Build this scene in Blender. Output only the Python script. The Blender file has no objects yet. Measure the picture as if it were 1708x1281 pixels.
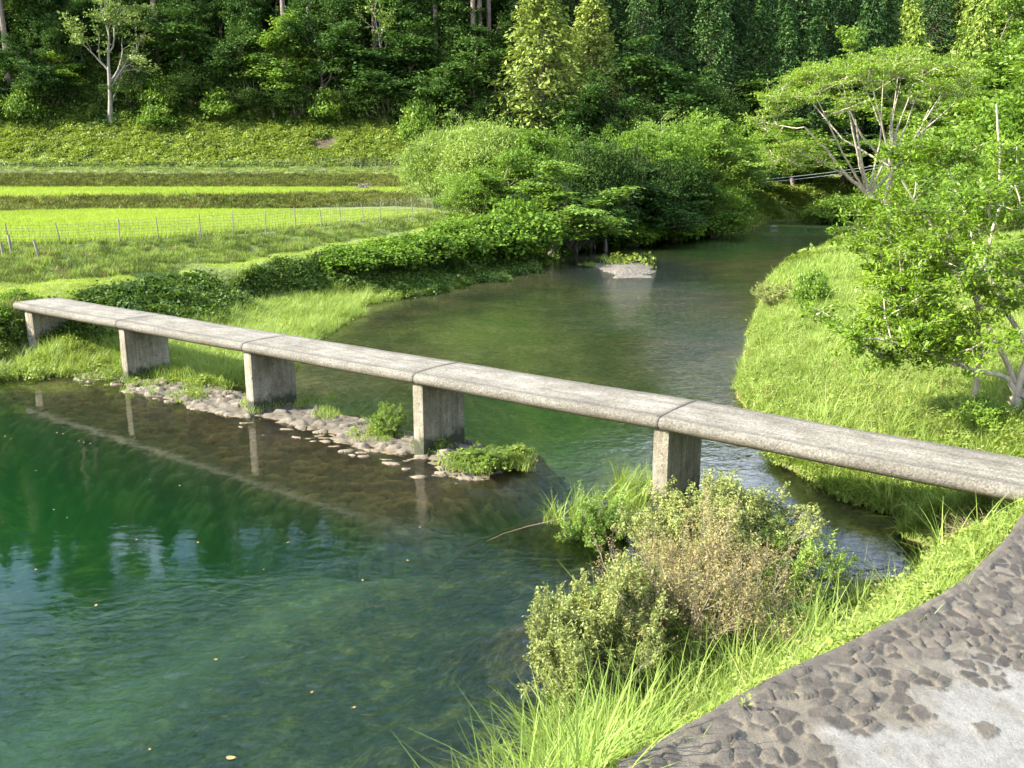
import bpy, math, numpy as np
from mathutils import Vector
from mathutils.geometry import delaunay_2d_cdt
R = math.radians
sc = bpy.context.scene
COL = sc.collection
rng = np.random.default_rng(7)

# ------------------------------------------------------------------ camera
F, PITCH, H = 1500.0, R(13.2), 5.17
cd = bpy.data.cameras.new("camera"); cam = bpy.data.objects.new("camera", cd); COL.objects.link(cam)
cam.location = (0, 0, H); cam.rotation_euler = (R(90) - PITCH, 0, 0)
cd.sensor_width = 36; cd.lens = 36 * F / 1708; cd.clip_start = .05; cd.clip_end = 3000
sc.camera = cam
# ------------------------------------------------------------------ light
SUN_AZ, SUN_EL = R(102), R(34)          # degrees to the left of the view direction (+Y)
world = bpy.data.worlds.new("World"); sc.world = world; world.use_nodes = True
wn = world.node_tree; bg = wn.nodes["Background"]
sky = wn.nodes.new("ShaderNodeTexSky"); sky.sky_type = 'NISHITA'; sky.sun_disc = False
sky.sun_elevation = SUN_EL; sky.sun_rotation = -SUN_AZ; sky.air_density = 1.0; sky.dust_density = .6
# broken bright summer clouds over the blue
tcw = wn.nodes.new("ShaderNodeTexCoord"); mpw = wn.nodes.new("ShaderNodeMapping"); mpw.inputs["Scale"].default_value = (1, 1, 2.2); mpw.inputs["Location"].default_value = (5.5, .7, 0); wn.links.new(tcw.outputs["Generated"], mpw.inputs[0])
nw = wn.nodes.new("ShaderNodeTexNoise"); nw.inputs["Scale"].default_value = 2.3; nw.inputs["Detail"].default_value = 7; nw.inputs["Roughness"].default_value = .6; wn.links.new(mpw.outputs[0], nw.inputs["Vector"])
rw = wn.nodes.new("ShaderNodeValToRGB"); rw.color_ramp.elements[0].position = .49; rw.color_ramp.elements[1].position = .64; wn.links.new(nw.outputs[0], rw.inputs[0])
mw_ = wn.nodes.new("ShaderNodeMix"); mw_.data_type = 'RGBA'; wn.links.new(rw.outputs[0], mw_.inputs[0]); wn.links.new(sky.outputs[0], mw_.inputs[6]); mw_.inputs[7].default_value = (12, 13, 14.5, 1)
wn.links.new(mw_.outputs[2], bg.inputs[0]); bg.inputs[1].default_value = .12
sd = bpy.data.lights.new("sun", 'SUN'); sun = bpy.data.objects.new("sun", sd); COL.objects.link(sun)
sd.energy = 5.0; sd.angle = R(.5); sd.color = (1, .94, .80)
sv = Vector((-math.sin(SUN_AZ) * math.cos(SUN_EL), math.cos(SUN_AZ) * math.cos(SUN_EL), math.sin(SUN_EL)))
sun.rotation_euler = sv.to_track_quat('Z', 'Y').to_euler()
sc.view_settings.view_transform = 'Standard'; sc.view_settings.look = 'None'
sc.view_settings.exposure = 2.0; sc.view_settings.gamma = 1
cy = sc.cycles
cy.max_bounces = 8; cy.diffuse_bounces = 2; cy.glossy_bounces = 3; cy.transmission_bounces = 4
cy.transparent_max_bounces = 10; cy.volume_bounces = 1
cy.use_denoising = True; cy.caustics_reflective = False; cy.caustics_refractive = False
cy.sample_clamp_indirect = 4

# ------------------------------------------------------------------ maths helpers
CP, SP = math.cos(PITCH), math.sin(PITCH)
def W(px, py, z=0.0):
    a = (px - 854) / F; b = (py - 640.5) / F
    d = (a, CP - b * SP, -SP - b * CP)
    t = (z - H) / d[2]
    return np.array([d[0] * t, d[1] * t, z])
def X_at(px, Y, z=1.0):
    return (px - 854) / F * (Y * CP + (H - z) * SP)
def line(pts, z=None, step=.04):
    """pixel polyline -> resampled world points"""
    P = []
    for p in pts:
        zz = p[2] if len(p) > 2 else z
        P.append(W(p[0], p[1], zz))
    return resamp(P, step)
def resamp(P, step=.04):
    out = []
    for a, b in zip(P[:-1], P[1:]):
        d = np.linalg.norm(b[:2] - a[:2]); s = max(.25, step * min(np.hypot(*a[:2]), np.hypot(*b[:2])))
        n = max(1, int(d / s))
        for k in range(n): out.append(a + (b - a) * k / n)
    out.append(P[-1]); return out
def wl(pts): return [np.array(p, float) for p in pts]
def inpoly(x, y, poly):
    poly = np.asarray(poly)[:, :2]; c = np.zeros(x.shape, bool); j = len(poly) - 1
    for i in range(len(poly)):
        xi, yi = poly[i]; xj, yj = poly[j]
        if yi != yj:
            c ^= ((yi > y) != (yj > y)) & (x < (xj - xi) * (y - yi) / (yj - yi) + xi)
        j = i
    return c
def dist_line(x, y, P):
    P = np.asarray(P)[:, :2]; best = np.full(x.shape, 1e9)
    for a, b in zip(P[:-1], P[1:]):
        ab = b - a; L2 = (ab ** 2).sum() + 1e-9
        t = np.clip(((x - a[0]) * ab[0] + (y - a[1]) * ab[1]) / L2, 0, 1)
        best = np.minimum(best, np.hypot(x - a[0] - t * ab[0], y - a[1] - t * ab[1]))
    return best
def _hash(ix, iy, s):
    v = (ix.astype(np.int64) * 374761393 + iy.astype(np.int64) * 668265263 + s * 974634777) & 0xffffffff
    v = ((v ^ (v >> 13)) * 1274126177) & 0xffffffff
    return ((v ^ (v >> 16)) & 0xffff) / 65535.0
def vnoise(x, y, s=0):
    ix, iy = np.floor(x).astype(int), np.floor(y).astype(int); fx, fy = x - ix, y - iy
    fx = fx * fx * (3 - 2 * fx); fy = fy * fy * (3 - 2 * fy)
    return (_hash(ix, iy, s) * (1 - fx) + _hash(ix + 1, iy, s) * fx) * (1 - fy) + (_hash(ix, iy + 1, s) * (1 - fx) + _hash(ix + 1, iy + 1, s) * fx) * fy
def fbm(x, y, s=0, o=3):
    r = 0; a = .5
    for k in range(o): r = r + a * (vnoise(x * 2 ** k, y * 2 ** k, s + k) - .5); a *= .5
    return r
def voronoi(x, y, s=0, jit=.85):
    """F1, F2, random id of nearest cell, offset from the nearest centre"""
    ix, iy = np.floor(x).astype(int), np.floor(y).astype(int)
    f1 = np.full(x.shape, 9.); f2 = f1.copy(); rid = np.zeros(x.shape); ox = np.zeros(x.shape); oy = np.zeros(x.shape)
    for dx in (-1, 0, 1):
        for dy in (-1, 0, 1):
            cx, cyy = ix + dx, iy + dy
            qx = cx + .5 + jit * (_hash(cx, cyy, s) - .5); qy = cyy + .5 + jit * (_hash(cx, cyy, s + 1) - .5)
            d = np.hypot(x - qx, y - qy); m = d < f1
            f2 = np.where(m, f1, np.minimum(f2, d)); rid = np.where(m, _hash(cx, cyy, s + 2), rid)
            ox = np.where(m, x - qx, ox); oy = np.where(m, y - qy, oy); f1 = np.where(m, d, f1)
    return f1, f2, rid, ox, oy
def sstep(a, b, x):
    t = np.clip((x - a) / (b - a), 0, 1); return t * t * (3 - 2 * t)

# ------------------------------------------------------------------ object helpers
def mesh(name, V, Fc, mat=None, smooth=False, attrs=None):
    me = bpy.data.meshes.new(name); V = np.asarray(V, np.float32)
    if isinstance(Fc, np.ndarray):
        k = Fc.shape[1]; n = len(Fc)
        me.vertices.add(len(V)); me.vertices.foreach_set("co", V.ravel())
        me.loops.add(n * k); me.loops.foreach_set("vertex_index", Fc.astype(np.int32).ravel())
        me.polygons.add(n); me.polygons.foreach_set("loop_start", np.arange(0, n * k, k, dtype=np.int32))
        me.update(calc_edges=True)
    else:
        me.from_pydata([tuple(v) for v in V], [], [tuple(f) for f in Fc]); me.update()
    if smooth: me.polygons.foreach_set("use_smooth", np.ones(len(me.polygons), bool))
    for k, v in (attrs or {}).items():
        a = me.attributes.new(k, 'FLOAT', 'POINT'); a.data.foreach_set("value", np.asarray(v, np.float32))
    if mat: me.materials.append(mat)
    return me
def tag(o, label=None, cat=None, group=None, kind=None):
    if label: o['label'] = label
    if cat: o['category'] = cat
    if group: o['group'] = group
    if kind: o['kind'] = kind
    return o
def link(name, me, parent=None, loc=(0, 0, 0)):
    o = bpy.data.objects.new(name, me); COL.objects.link(o); o.location = loc
    if parent: o.parent = parent
    return o
def empty(name, loc, rz=0, s=1.0):
    o = bpy.data.objects.new(name, None); COL.objects.link(o); o.empty_display_size = .2
    o.location = loc; o.rotation_euler = (0, 0, rz); o.scale = s if hasattr(s, '__len__') else (s, s, s)
    return o

# ------------------------------------------------------------------ materials
def mat_new(name):
    m = bpy.data.materials.new(name); m.use_nodes = True; nt = m.node_tree
    for n in list(nt.nodes): nt.nodes.remove(n)
    out = nt.nodes.new("ShaderNodeOutputMaterial")
    def N(t, **kw):
        n = nt.nodes.new("ShaderNode" + t)
        for k, v in kw.items():
            if k in n.inputs: n.inputs[k].default_value = v
            else: setattr(n, k, v)
        return n
    return m, nt, out, N, nt.links.new
def ramp(N, L, src, stops):
    r = N("ValToRGB"); e = r.color_ramp.elements
    while len(e) < len(stops): e.new(.5)
    for el, (p, c) in zip(e, stops): el.position = p; el.color = (*c, 1) if len(c) == 3 else c
    L(src, r.inputs[0]); return r.outputs[0]
def mixc(N, L, f, a, b, blend='MIX'):
    m = N("Mix", data_type='RGBA', blend_type=blend)
    for s, v in ((0, f), (6, a), (7, b)):
        if hasattr(v, 'default_value') or hasattr(v, 'links'): L(v, m.inputs[s])
        else: m.inputs[s].default_value = v if not isinstance(v, tuple) else ((*v, 1) if len(v) == 3 else v)
    return m.outputs[2]
def foliage(name, cols, trans=.35, rough=.5, gloss=.05, big=.25, tcol=(1.15, 1.1, .6)):
    """cols: dark, mid, light leaf albedo; each leaf and each plant varies"""
    cols = [(c_[0] * 1.10, c_[1] * 1.08, c_[2] * .95) for c_ in cols]
    m, nt, out, N, L = mat_new(name)
    at = N("Attribute", attribute_name="rnd"); oi = N("ObjectInfo"); geo = N("NewGeometry")
    nz = N("TexNoise", Scale=big, Detail=3.0); L(geo.outputs["Position"], nz.inputs["Vector"])
    a1 = N("Math", operation='MULTIPLY_ADD'); L(at.outputs["Fac"], a1.inputs[0]); a1.inputs[1].default_value = .45
    a2 = N("Math", operation='MULTIPLY_ADD'); L(oi.outputs["Random"], a2.inputs[0]); a2.inputs[1].default_value = .30
    L(nz.outputs[0], a1.inputs[2]); L(a1.outputs[0], a2.inputs[2])
    a3 = N("Math", operation='SUBTRACT'); L(a2.outputs[0], a3.inputs[0]); a3.inputs[1].default_value = .37
    c = ramp(N, L, a3.outputs[0], [(0, cols[0]), (.5, cols[1]), (1, cols[2])])
    p = N("BsdfPrincipled", Roughness=rough); L(c, p.inputs["Base Color"]); p.inputs["Specular IOR Level"].default_value = gloss * 6
    tr = N("BsdfTranslucent"); tc = mixc(N, L, 1.0, c, tcol, 'MULTIPLY'); L(tc, tr.inputs[0])
    mx = N("MixShader"); mx.inputs[0].default_value = trans
    L(p.outputs[0], mx.inputs[1]); L(tr.outputs[0], mx.inputs[2]); L(mx.outputs[0], out.inputs[0])
    return m
def simple_bark(name, c1, c2, scale=6., bump=.3):
    m, nt, out, N, L = mat_new(name)
    tc = N("TexCoord"); mp = N("Mapping"); mp.inputs["Scale"].default_value = (1, 1, .25); L(tc.outputs["Object"], mp.inputs[0])
    nz = N("TexNoise", Scale=scale, Detail=6.0, Roughness=.65); L(mp.outputs[0], nz.inputs["Vector"])
    c = ramp(N, L, nz.outputs[0], [(.3, c1), (.7, c2)])
    p = N("BsdfPrincipled", Roughness=.85); L(c, p.inputs["Base Color"])
    b = N("Bump", Strength=bump, Distance=.03); L(nz.outputs[0], b.inputs["Height"]); L(b.outputs[0], p.inputs["Normal"])
    L(p.outputs[0], out.inputs[0]); return m
def concrete(name, base, dark, light, spots=1.0, wear=False, moss=.0):
    m, nt, out, N, L = mat_new(name)
    tc = N("TexCoord"); v = tc.outputs["Object"]
    n1 = N("TexNoise", Scale=1.3, Detail=8.0, Roughness=.7); L(v, n1.inputs["Vector"])
    c = ramp(N, L, n1.outputs[0], [(.28, dark), (.5, base), (.72, light)])
    n2 = N("TexNoise", Scale=38., Detail=3.0, Roughness=.8); L(v, n2.inputs["Vector"])
    g = ramp(N, L, n2.outputs[0], [(.3, (.45, .45, .45)), (.6, (1.1, 1.1, 1.1))]); c = mixc(N, L, .8, c, g, 'MULTIPLY')
    n3 = N("TexNoise", Scale=14., Detail=5.0, Roughness=.75); L(v, n3.inputs["Vector"])
    k = ramp(N, L, n3.outputs[0], [(.56, (0, 0, 0)), (.68, (1, 1, 1))])
    ks = N("Math", operation='MULTIPLY'); L(k, ks.inputs[0]); ks.inputs[1].default_value = .8 * spots
    c = mixc(N, L, ks.outputs[0], c, (.055, .05, .04))
    if wear:
        at = N("Attribute", attribute_name="edge"); n4 = N("TexNoise", Scale=2.2, Detail=6.0, Roughness=.7); L(v, n4.inputs["Vector"])
        ad = N("Math", operation='ADD'); L(at.outputs["Fac"], ad.inputs[0]); L(n4.outputs[0], ad.inputs[1])
        m1 = N("Mapping"); m1.inputs["Rotation"].default_value = (0, 0, R(37)); L(v, m1.inputs[0]); m2 = N("Mapping"); m2.inputs["Scale"].default_value = (.35, 3.2, 1); L(m1.outputs[0], m2.inputs[0]); L(m2.outputs[0], n4.inputs["Vector"])
        wl_ = ramp(N, L, n4.outputs[0], [(.40, (.80, .78, .75)), (.62, (1.25, 1.25, 1.25))]); c = mixc(N, L, .9, c, wl_, 'MULTIPLY')
        n6 = N("TexNoise", Scale=2.6, Detail=8.0, Roughness=.75); L(v, n6.inputs["Vector"]); L(n6.outputs[0], ad.inputs[1])
        e = ramp(N, L, ad.outputs[0], [(.66, (0, 0, 0)), (.92, (1, 1, 1))])
        es = N("Math", operation='MULTIPLY'); L(e, es.inputs[0]); es.inputs[1].default_value = .7
        c = mixc(N, L, es.outputs[0], c, (.06, .054, .042))
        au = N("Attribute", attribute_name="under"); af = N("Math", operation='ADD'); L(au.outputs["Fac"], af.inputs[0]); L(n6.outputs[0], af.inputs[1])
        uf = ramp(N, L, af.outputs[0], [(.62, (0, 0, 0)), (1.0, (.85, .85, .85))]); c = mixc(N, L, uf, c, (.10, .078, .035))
        vo = N("TexVoronoi", Scale=42.); L(v, vo.inputs["Vector"]); sp = ramp(N, L, vo.outputs["Color"], [(.15, (.45, .42, .38)), (.5, (1, 1, 1)), (.9, (1.5, 1.5, 1.5))]); c = mixc(N, L, .55, c, sp, 'MULTIPLY')
    if moss:
        mv = N("Mapping"); mv.inputs["Scale"].default_value = (7, 7, .7); L(v, mv.inputs[0]); nv = N("TexNoise", Scale=1.6, Detail=5.0, Roughness=.7); L(mv.outputs[0], nv.inputs["Vector"]); dv = ramp(N, L, nv.outputs[0], [(.35, (.55, .52, .45)), (.6, (1.1, 1.1, 1.1))]); c = mixc(N, L, .8, c, dv, 'MULTIPLY')
        at = N("Attribute", attribute_name="low"); n5 = N("TexNoise", Scale=5., Detail=5.0); L(v, n5.inputs["Vector"])
        ad = N("Math", operation='ADD'); L(at.outputs["Fac"], ad.inputs[0]); L(n5.outputs[0], ad.inputs[1])
        e = ramp(N, L, ad.outputs[0], [(.7, (0, 0, 0)), (1.5, (1, 1, 1))])
        c = mixc(N, L, e, c, (.035, .04, .018))
    p = N("BsdfPrincipled", Roughness=.92); L(c, p.inputs["Base Color"])
    hs = N("Math", operation='ADD'); L(n2.outputs[0], hs.inputs[0]); L(n3.outputs[0], hs.inputs[1])
    b = N("Bump", Strength=.9, Distance=.02); L(hs.outputs[0], b.inputs["Height"]); L(b.outputs[0], p.inputs["Normal"])
    L(p.outputs[0], out.inputs[0]); return m
def stone_mat(name, mortar, stone_a, stone_b, bump=.6, inner=None):
    """attributes: st (0 mortar .. 1 stone), rid (random per stone)"""
    m, nt, out, N, L = mat_new(name)
    tc = N("TexCoord"); v = tc.outputs["Object"]
    a = N("Attribute", attribute_name="st"); r = N("Attribute", attribute_name="rid")
    n1 = N("TexNoise", Scale=9., Detail=8.0, Roughness=.75); L(v, n1.inputs["Vector"])
    n2 = N("TexNoise", Scale=60., Detail=4.0, Roughness=.8); L(v, n2.inputs["Vector"])
    sc_ = mixc(N, L, r.outputs["Fac"], stone_a, stone_b)
    g = ramp(N, L, n1.outputs[0], [(.3, (.5, .5, .5)), (.7, (1.35, 1.35, 1.35))]); sc_ = mixc(N, L, .9, sc_, g, 'MULTIPLY')
    mm = ramp(N, L, n1.outputs[0], [(.3, tuple(x * .6 for x in mortar)), (.6, mortar), (.8, tuple(min(1, x * 1.25) for x in mortar))])
    g2 = ramp(N, L, n2.outputs[0], [(.3, (.55, .55, .55)), (.65, (1.15, 1.15, 1.15))])
    if inner:
        ai = N("Attribute", attribute_name="inner"); im = ramp(N, L, n1.outputs[0], [(.3, tuple(x * .62 for x in inner)), (.5, inner), (.75, tuple(x * 1.3 for x in inner))]); mm = mixc(N, L, ai.outputs["Fac"], mm, im)
    c = mixc(N, L, a.outputs["Fac"], mm, sc_); c = mixc(N, L, .75, c, g2, 'MULTIPLY')
    p = N("BsdfPrincipled", Roughness=.8); L(c, p.inputs["Base Color"])
    hs = N("Math", operation='ADD'); L(n2.outputs[0], hs.inputs[0]); L(n1.outputs[0], hs.inputs[1])
    b = N("Bump", Strength=bump, Distance=.015); L(hs.outputs[0], b.inputs["Height"]); L(b.outputs[0], p.inputs["Normal"])
    L(p.outputs[0], out.inputs[0]); return m

# ------------------------------------------------------------------ bridge frame
AZ = R(53); B0 = np.array([-9.79, 22.0]); BD = np.array([math.sin(AZ), -math.cos(AZ)]); BN = np.array([math.cos(AZ), math.sin(AZ)])
SPAN, DW, ZB = 5.0, 1.37, 1.385
def BR(t, s, z=0.0): p = B0 + BD * t + BN * s; return np.array([p[0], p[1], z])
def to_bridge(x, y):
    return (x - B0[0]) * BD[0] + (y - B0[1]) * BD[1], (x - B0[0]) * BN[0] + (y - B0[1]) * BN[1]

# ------------------------------------------------------------------ terrain control lines (pixels of the survey view, height)
PTS = []
def add(ls): PTS.extend(ls)
left_water = [(0, 622), (75, 606), (140, 612), (210, 636), (290, 640), (360, 648), (430, 632), (470, 600), (520, 565), (548, 545), (564, 522), (572, 510), (620, 500), (700, 488), (800, 462),
              (850, 450), (900, 434), (935, 416), (1000, 403), (1100, 396), (1190, 394), (1250, 386), (1262, 377), (1285, 370), (1340, 366), (1440, 366), (1520, 366)]
right_water = [(1530, 371), (1450, 373), (1420, 378), (1405, 386), (1400, 398), (1375, 415), (1330, 438), (1300, 455), (1275, 490), (1255, 540), (1240, 600), (1228, 660), (1262, 700), (1320, 760), (1345, 795),
               (1400, 830), (1490, 856), (1570, 872), (1640, 895)]
near_water = [(1655, 915), (1625, 935), (1560, 965), (1450, 1015), (1370, 1050), (1290, 1085), (1160, 1150), (1040, 1205), (960, 1230), (905, 1270), (880, 1300)]
LWp = [W(-140, 660)] + [W(*p) for p in left_water]
LWp = [LWp[0] + np.array([-8, -6, 0])] + LWp
LW = resamp(LWp); RW = line(right_water, 0.0); NWp = [W(*p) for p in near_water] + wl([(-.2, 5.4, 0), (-1.5, 2.5, 0), (-3, 0, 0), (-3, -8, 0)])
NW = resamp(NWp)
add(LW); add(RW); add(NW)
WATER_POLY = np.array([p for p in LW] + [p for p in RW] + [p for p in NW] + [np.array([-60, -8, 0]), np.array([-60, 16, 0])])
# river bed
bed = [((0, 660), -.7), ((60, 700), -1.6), ((200, 760), -1.9), ((300, 850), -2.3), ((120, 850), -2.3), ((450, 880), -2.0), ((0, 900), -2.0), ((560, 900), -1.6), ((700, 930), -.9),
       ((300, 1000), -1.5), ((0, 1080), -1.5), ((500, 1050), -1.1), ((700, 1100), -1.0), ((200, 1250), -1.5), ((600, 1240), -1.1), ((820, 1200), -.6), ((830, 1050), -.8),
       ((880, 850), -1.0), ((960, 720), -1.0), ((880, 690), -1.0), ((1000, 800), -.8), ((980, 930), -.35), ((1040, 920), -.25),
       ((640, 560), -0.16), ((760, 520), -0.16), ((800, 600), -0.19), ((950, 560), -0.21), ((700, 640), -0.21), ((1000, 640), -0.28), ((1120, 650), -0.25), ((1150, 560), -0.25), ((1180, 480), -0.21),
       ((900, 490), -0.16), ((1000, 475), -0.12), ((1150, 430), -0.21), ((1250, 415), -0.32), ((1200, 400), -0.32), ((1320, 390), -0.39), ((1350, 375), -0.39), ((1430, 370), -0.32),
       ((1250, 780), -0.19), ((1330, 860), -0.17), ((1400, 900), -0.14), ((1480, 900), -0.10), ((1380, 950), -0.12), ((560, 590), -0.14), ((620, 650), -0.17)]
add([W(p[0], p[1], z) for p, z in bed]); add(wl([(-3, 4, -1.5), (-8, 4, -2), (-16, 6, -2), (-20, 13, -2), (-30, 8, -2), (-50, 5, -2), (-5, -5, -2), (-40, -5, -2)]))
# gravel island upstream
isl = [(962, 440), (1010, 428), (1060, 432), (1118, 448), (1095, 460), (1020, 462), (985, 452), (962, 440)]
add(line(isl, -.10)); add([W(1010, 440, .16), W(1045, 444, .22), W(1080, 449, .15), W(990, 441, .10), W(1060, 438, .14), W(1040, 454, .12)])
# shrub bar in the stream (bank plants grow on it)
bar_px = [(968, 858), (1030, 848), (1075, 838), (1160, 835), (1230, 850), (1300, 870), (1330, 905), (1290, 935), (1300, 1000), (1300, 1095), (1160, 1165), (1010, 1190), (915, 1170),
          (900, 1030), (960, 985), (1070, 970), (1085, 930), (1050, 895), (1000, 880), (968, 858)]
bar = line(bar_px, 0.0, .03); add(bar); BAR = np.array([W(*p) for p in bar_px])
add([W(1130, 890, .2), W(1180, 960, .3), W(1100, 1030, .35), (W(990, 1090, .35)), W(1220, 900, .2), W(1060, 862, .12), W(1010, 864, .1)])
# left bank
path_out = [(-150, 520, 1.55), (0, 505, 1.58), (60, 500, 1.58), (130, 492, 1.57), (250, 474, 1.5), (330, 461, 1.5), (400, 448, 1.55), (500, 431, 1.62), (600, 413, 1.7), (700, 395, 1.85), (760, 377, 1.95), (812, 357, 2.1)]
path_in = [(-150, 485, 1.7), (0, 475, 1.68), (200, 457, 1.66), (300, 446, 1.66), (400, 434, 1.68), (500, 418, 1.72), (600, 399, 1.8), (700, 382, 1.9), (760, 366, 2.0), (800, 354, 2.15)]
fence_l = [(-150, 414, 2.4), (0, 412, 2.4), (100, 410, 2.4), (200, 405, 2.4), (300, 399, 2.4), (400, 392, 2.4), (500, 383, 2.4), (600, 373, 2.4), (700, 362, 2.35), (790, 351, 2.3)]
pad1_b = [(-150, 360, 2.4), (0, 358, 2.4), (200, 353, 2.4), (400, 349, 2.4), (600, 345, 2.4), (660, 344, 2.4), (720, 347, 2.4)]
pad2_f = [(-150, 331, 3.35), (0, 331, 3.35), (200, 329, 3.35), (400, 327, 3.35), (600, 323, 3.35), (680, 322, 3.35)]
pad2_b = [(-150, 316.6, 3.35), (0, 316.6, 3.35), (300, 316.6, 3.35), (600, 316.8, 3.35), (690, 317.5, 3.35)]
lines = dict(po=[W(*p) for p in path_out], pi=[W(*p) for p in path_in], fl=[W(*p) for p in fence_l], p1b=[W(*p) for p in pad1_b], p2f=[W(*p) for p in pad2_f], p2b=[W(*p) for p in pad2_b])
for k in lines: add(resamp(lines[k]))
add(line([(255, 522, .25), (330, 519, .22), (400, 510, .2), (470, 500, .2), (530, 497, .12)]))           # foot of the bank
add([W(450, 530, .12), W(500, 525, .12), W(330, 575, .15), W(250, 600, .12), W(180, 595, .2), W(120, 590, .3), W(60, 590, .4)])
add([BR(-5.6, -.4, 1.2), BR(-5.9, -1.0, .8), BR(-6.4, -2.2, .5), BR(-5.6, 1.8, 1.2)])
b3 = [(X_at(px, Y, z), Y, z) for px, Y, z in [(-900, 108, 5.4), (-150, 108, 5.4), (200, 108, 5.4), (450, 108, 5.35), (650, 106, 5.2), (720, 100, 4.6)]]
add(resamp(wl(b3)))
b3b = [(X_at(px, Y, z), Y, z) for px, Y, z in [(-900, 114, 6.), (-150, 114, 6.), (200, 114, 6.), (450, 114, 5.95), (650, 112, 5.8), (720, 106, 5.0), (800, 88, 3.2), (900, 80, 2.8), (1050, 84, 2.5), (1200, 92, 2.4), (1330, 110, 2.6), (1450, 112, 3.0), (1700, 105, 3)]]
add(resamp(wl(b3b)))
b4 = [(X_at(px, Y, z), Y, z) for px, Y, z in [(-900, 126, 12.5), (-150, 126, 12.2), (200, 125, 11.8), (450, 124, 11.5), (650, 122, 10.8), (760, 120, 9.0), (900, 112, 6.5), (1050, 112, 5.5), (1200, 118, 5.5), (1330, 128, 6), (1450, 132, 6.5), (1700, 130, 8), (2300, 120, 14)]]
add(resamp(wl(b4)))
add(resamp([W(820, 362, 1.9), W(870, 380, 1.7), W(930, 375, 1.6), W(1000, 365, 1.6), W(1120, 356, 1.7), W(1230, 345, 2.0)]))
add(resamp(wl([(X_at(1330, 106), 106, 1.6), (X_at(1450, 107), 107, 1.8), (X_at(1600, 104), 104, 2)])))
for px, el in [(-900, 21), (-100, 21), (300, 20), (700, 18.5), (950, 16), (1150, 12), (1300, 10.5), (1500, 10), (1800, 13), (2400, 18)]:
    for Y, f in ((150, .42), (185, .78), (225, 1.0), (300, .9), (520, .5)):
        z = 5.2 + 225 * math.tan(R(el)) * f - (4 if Y == 150 else 0); z = max(z, 9)
        add(wl([(X_at(px, Y, z), Y, z)]))
# right bank
add(line([(1450, 392, .5), (1420, 415, .6), (1350, 450, .6), (1325, 490, .6), (1305, 540, .6), (1290, 600, .55), (1280, 660, .55), (1330, 715, .5), (1400, 760, .45), (1500, 800, .4)]))
add(line([(1800, 360, 1.3), (1708, 380, 1.2), (1600, 420, 1.1), (1500, 480, 1.0), (1500, 600, .95), (1600, 700, 1.0), (1708, 735, 1.05), (1900, 760, 1.3)]))
add(wl([(20, 12, 2), (25, 25, 2), (40, 50, 3), (60, 90, 8), (90, 100, 20), (90, 60, 16), (60, 20, 8), (15, 6, 1.1), (30, 0, 4), (10, -8, 1.3), (0, -8, 1.3)]))
add([BR(19.3, -.1, .6), BR(19.3, 1.6, .9), BR(21, .7, 1.3), BR(23, .5, 1.45), W(1660, 850, .5), W(1600, 835, .3)])
# pavement edge
pave_e = [(930, 1315, 2.0), (994, 1281, 1.98), (1085, 1233, 1.94), (1178, 1184, 1.9), (1243, 1150, 1.87), (1307, 1117, 1.84), (1406, 1072, 1.8), (1495, 1026, 1.76), (1555, 993, 1.73), (1605, 961, 1.71), (1654, 916, 1.68), (1682, 887, 1.66), (1704, 855, 1.64)]
PE = [W(*p) for p in pave_e]
PAVE_EDGE = PE + [BR(20.15, -.12, 1.62), BR(20.15, 1.5, 1.62), BR(24.5, 1.9, 1.7)]
add([p - np.array([0, 0, .22]) for p in resamp(PAVE_EDGE)])
def off(P, d):   # offset to the river side
    out = []
    for i, p in enumerate(P):
        a = P[max(0, i - 1)]; b = P[min(len(P) - 1, i + 1)]; t = b - a; n = np.array([-t[1], t[0]]) / (np.hypot(t[0], t[1]) + 1e-9)
        out.append(np.array([p[0] + n[0] * d, p[1] + n[1] * d, 0]))
    return out
PE_o = off(PE, .45)
for p in resamp(PE_o): add([np.array([p[0], p[1], 1.15])])
for p in resamp(off(PE, .95)): 
    if not inpoly(np.array([p[0]]), np.array([p[1]]), WATER_POLY)[0]: add([np.array([p[0], p[1], .5])])
add(wl([(1.9, 3.6, 1.4), (2.5, 1, 1.3), (3, -3, 1.3), (0, 2.5, .7), (9, 3, 1.0), (7, 6, 1.1), (5, 5, 1.2), (9, 0, 1.0), (8, 8, 1.1), (11, 4, 1.0)]))

pts = np.array(PTS); key = np.round(pts[:, :2] / .12).astype(int)
_, ui = np.unique(key, axis=0, return_index=True); pts = pts[np.sort(ui)]
res = delaunay_2d_cdt([Vector((p[0], p[1])) for p in pts], [], [], 0, 1e-5)
tv = np.array([tuple(v) for v in res[0]]); orig = res[3]
tz = np.array([pts[o[0], 2] if len(o) else 0 for o in orig]); tris = np.array([f for f in res[2] if len(f) == 3])
def tin(x, y):
    shp = x.shape; x = x.ravel(); y = y.ravel(); z = np.full(x.shape, np.nan)
    for t in tris:
        a, b, c = tv[t]; lo = np.minimum(np.minimum(a, b), c); hi = np.maximum(np.maximum(a, b), c)
        m = np.nonzero((x >= lo[0]) & (x <= hi[0]) & (y >= lo[1]) & (y <= hi[1]))[0]
        if not len(m): continue
        d = (b[1] - c[1]) * (a[0] - c[0]) + (c[0] - b[0]) * (a[1] - c[1])
        if abs(d) < 1e-12: continue
        u = ((b[1] - c[1]) * (x[m] - c[0]) + (c[0] - b[0]) * (y[m] - c[1])) / d
        v = ((c[1] - a[1]) * (x[m] - c[0]) + (a[0] - c[0]) * (y[m] - c[1])) / d
        w = 1 - u - v; k = (u >= -1e-6) & (v >= -1e-6) & (w >= -1e-6)
        z[m[k]] = u[k] * tz[t[0]] + v[k] * tz[t[1]] + w[k] * tz[t[2]]
    return z.reshape(shp)

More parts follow.
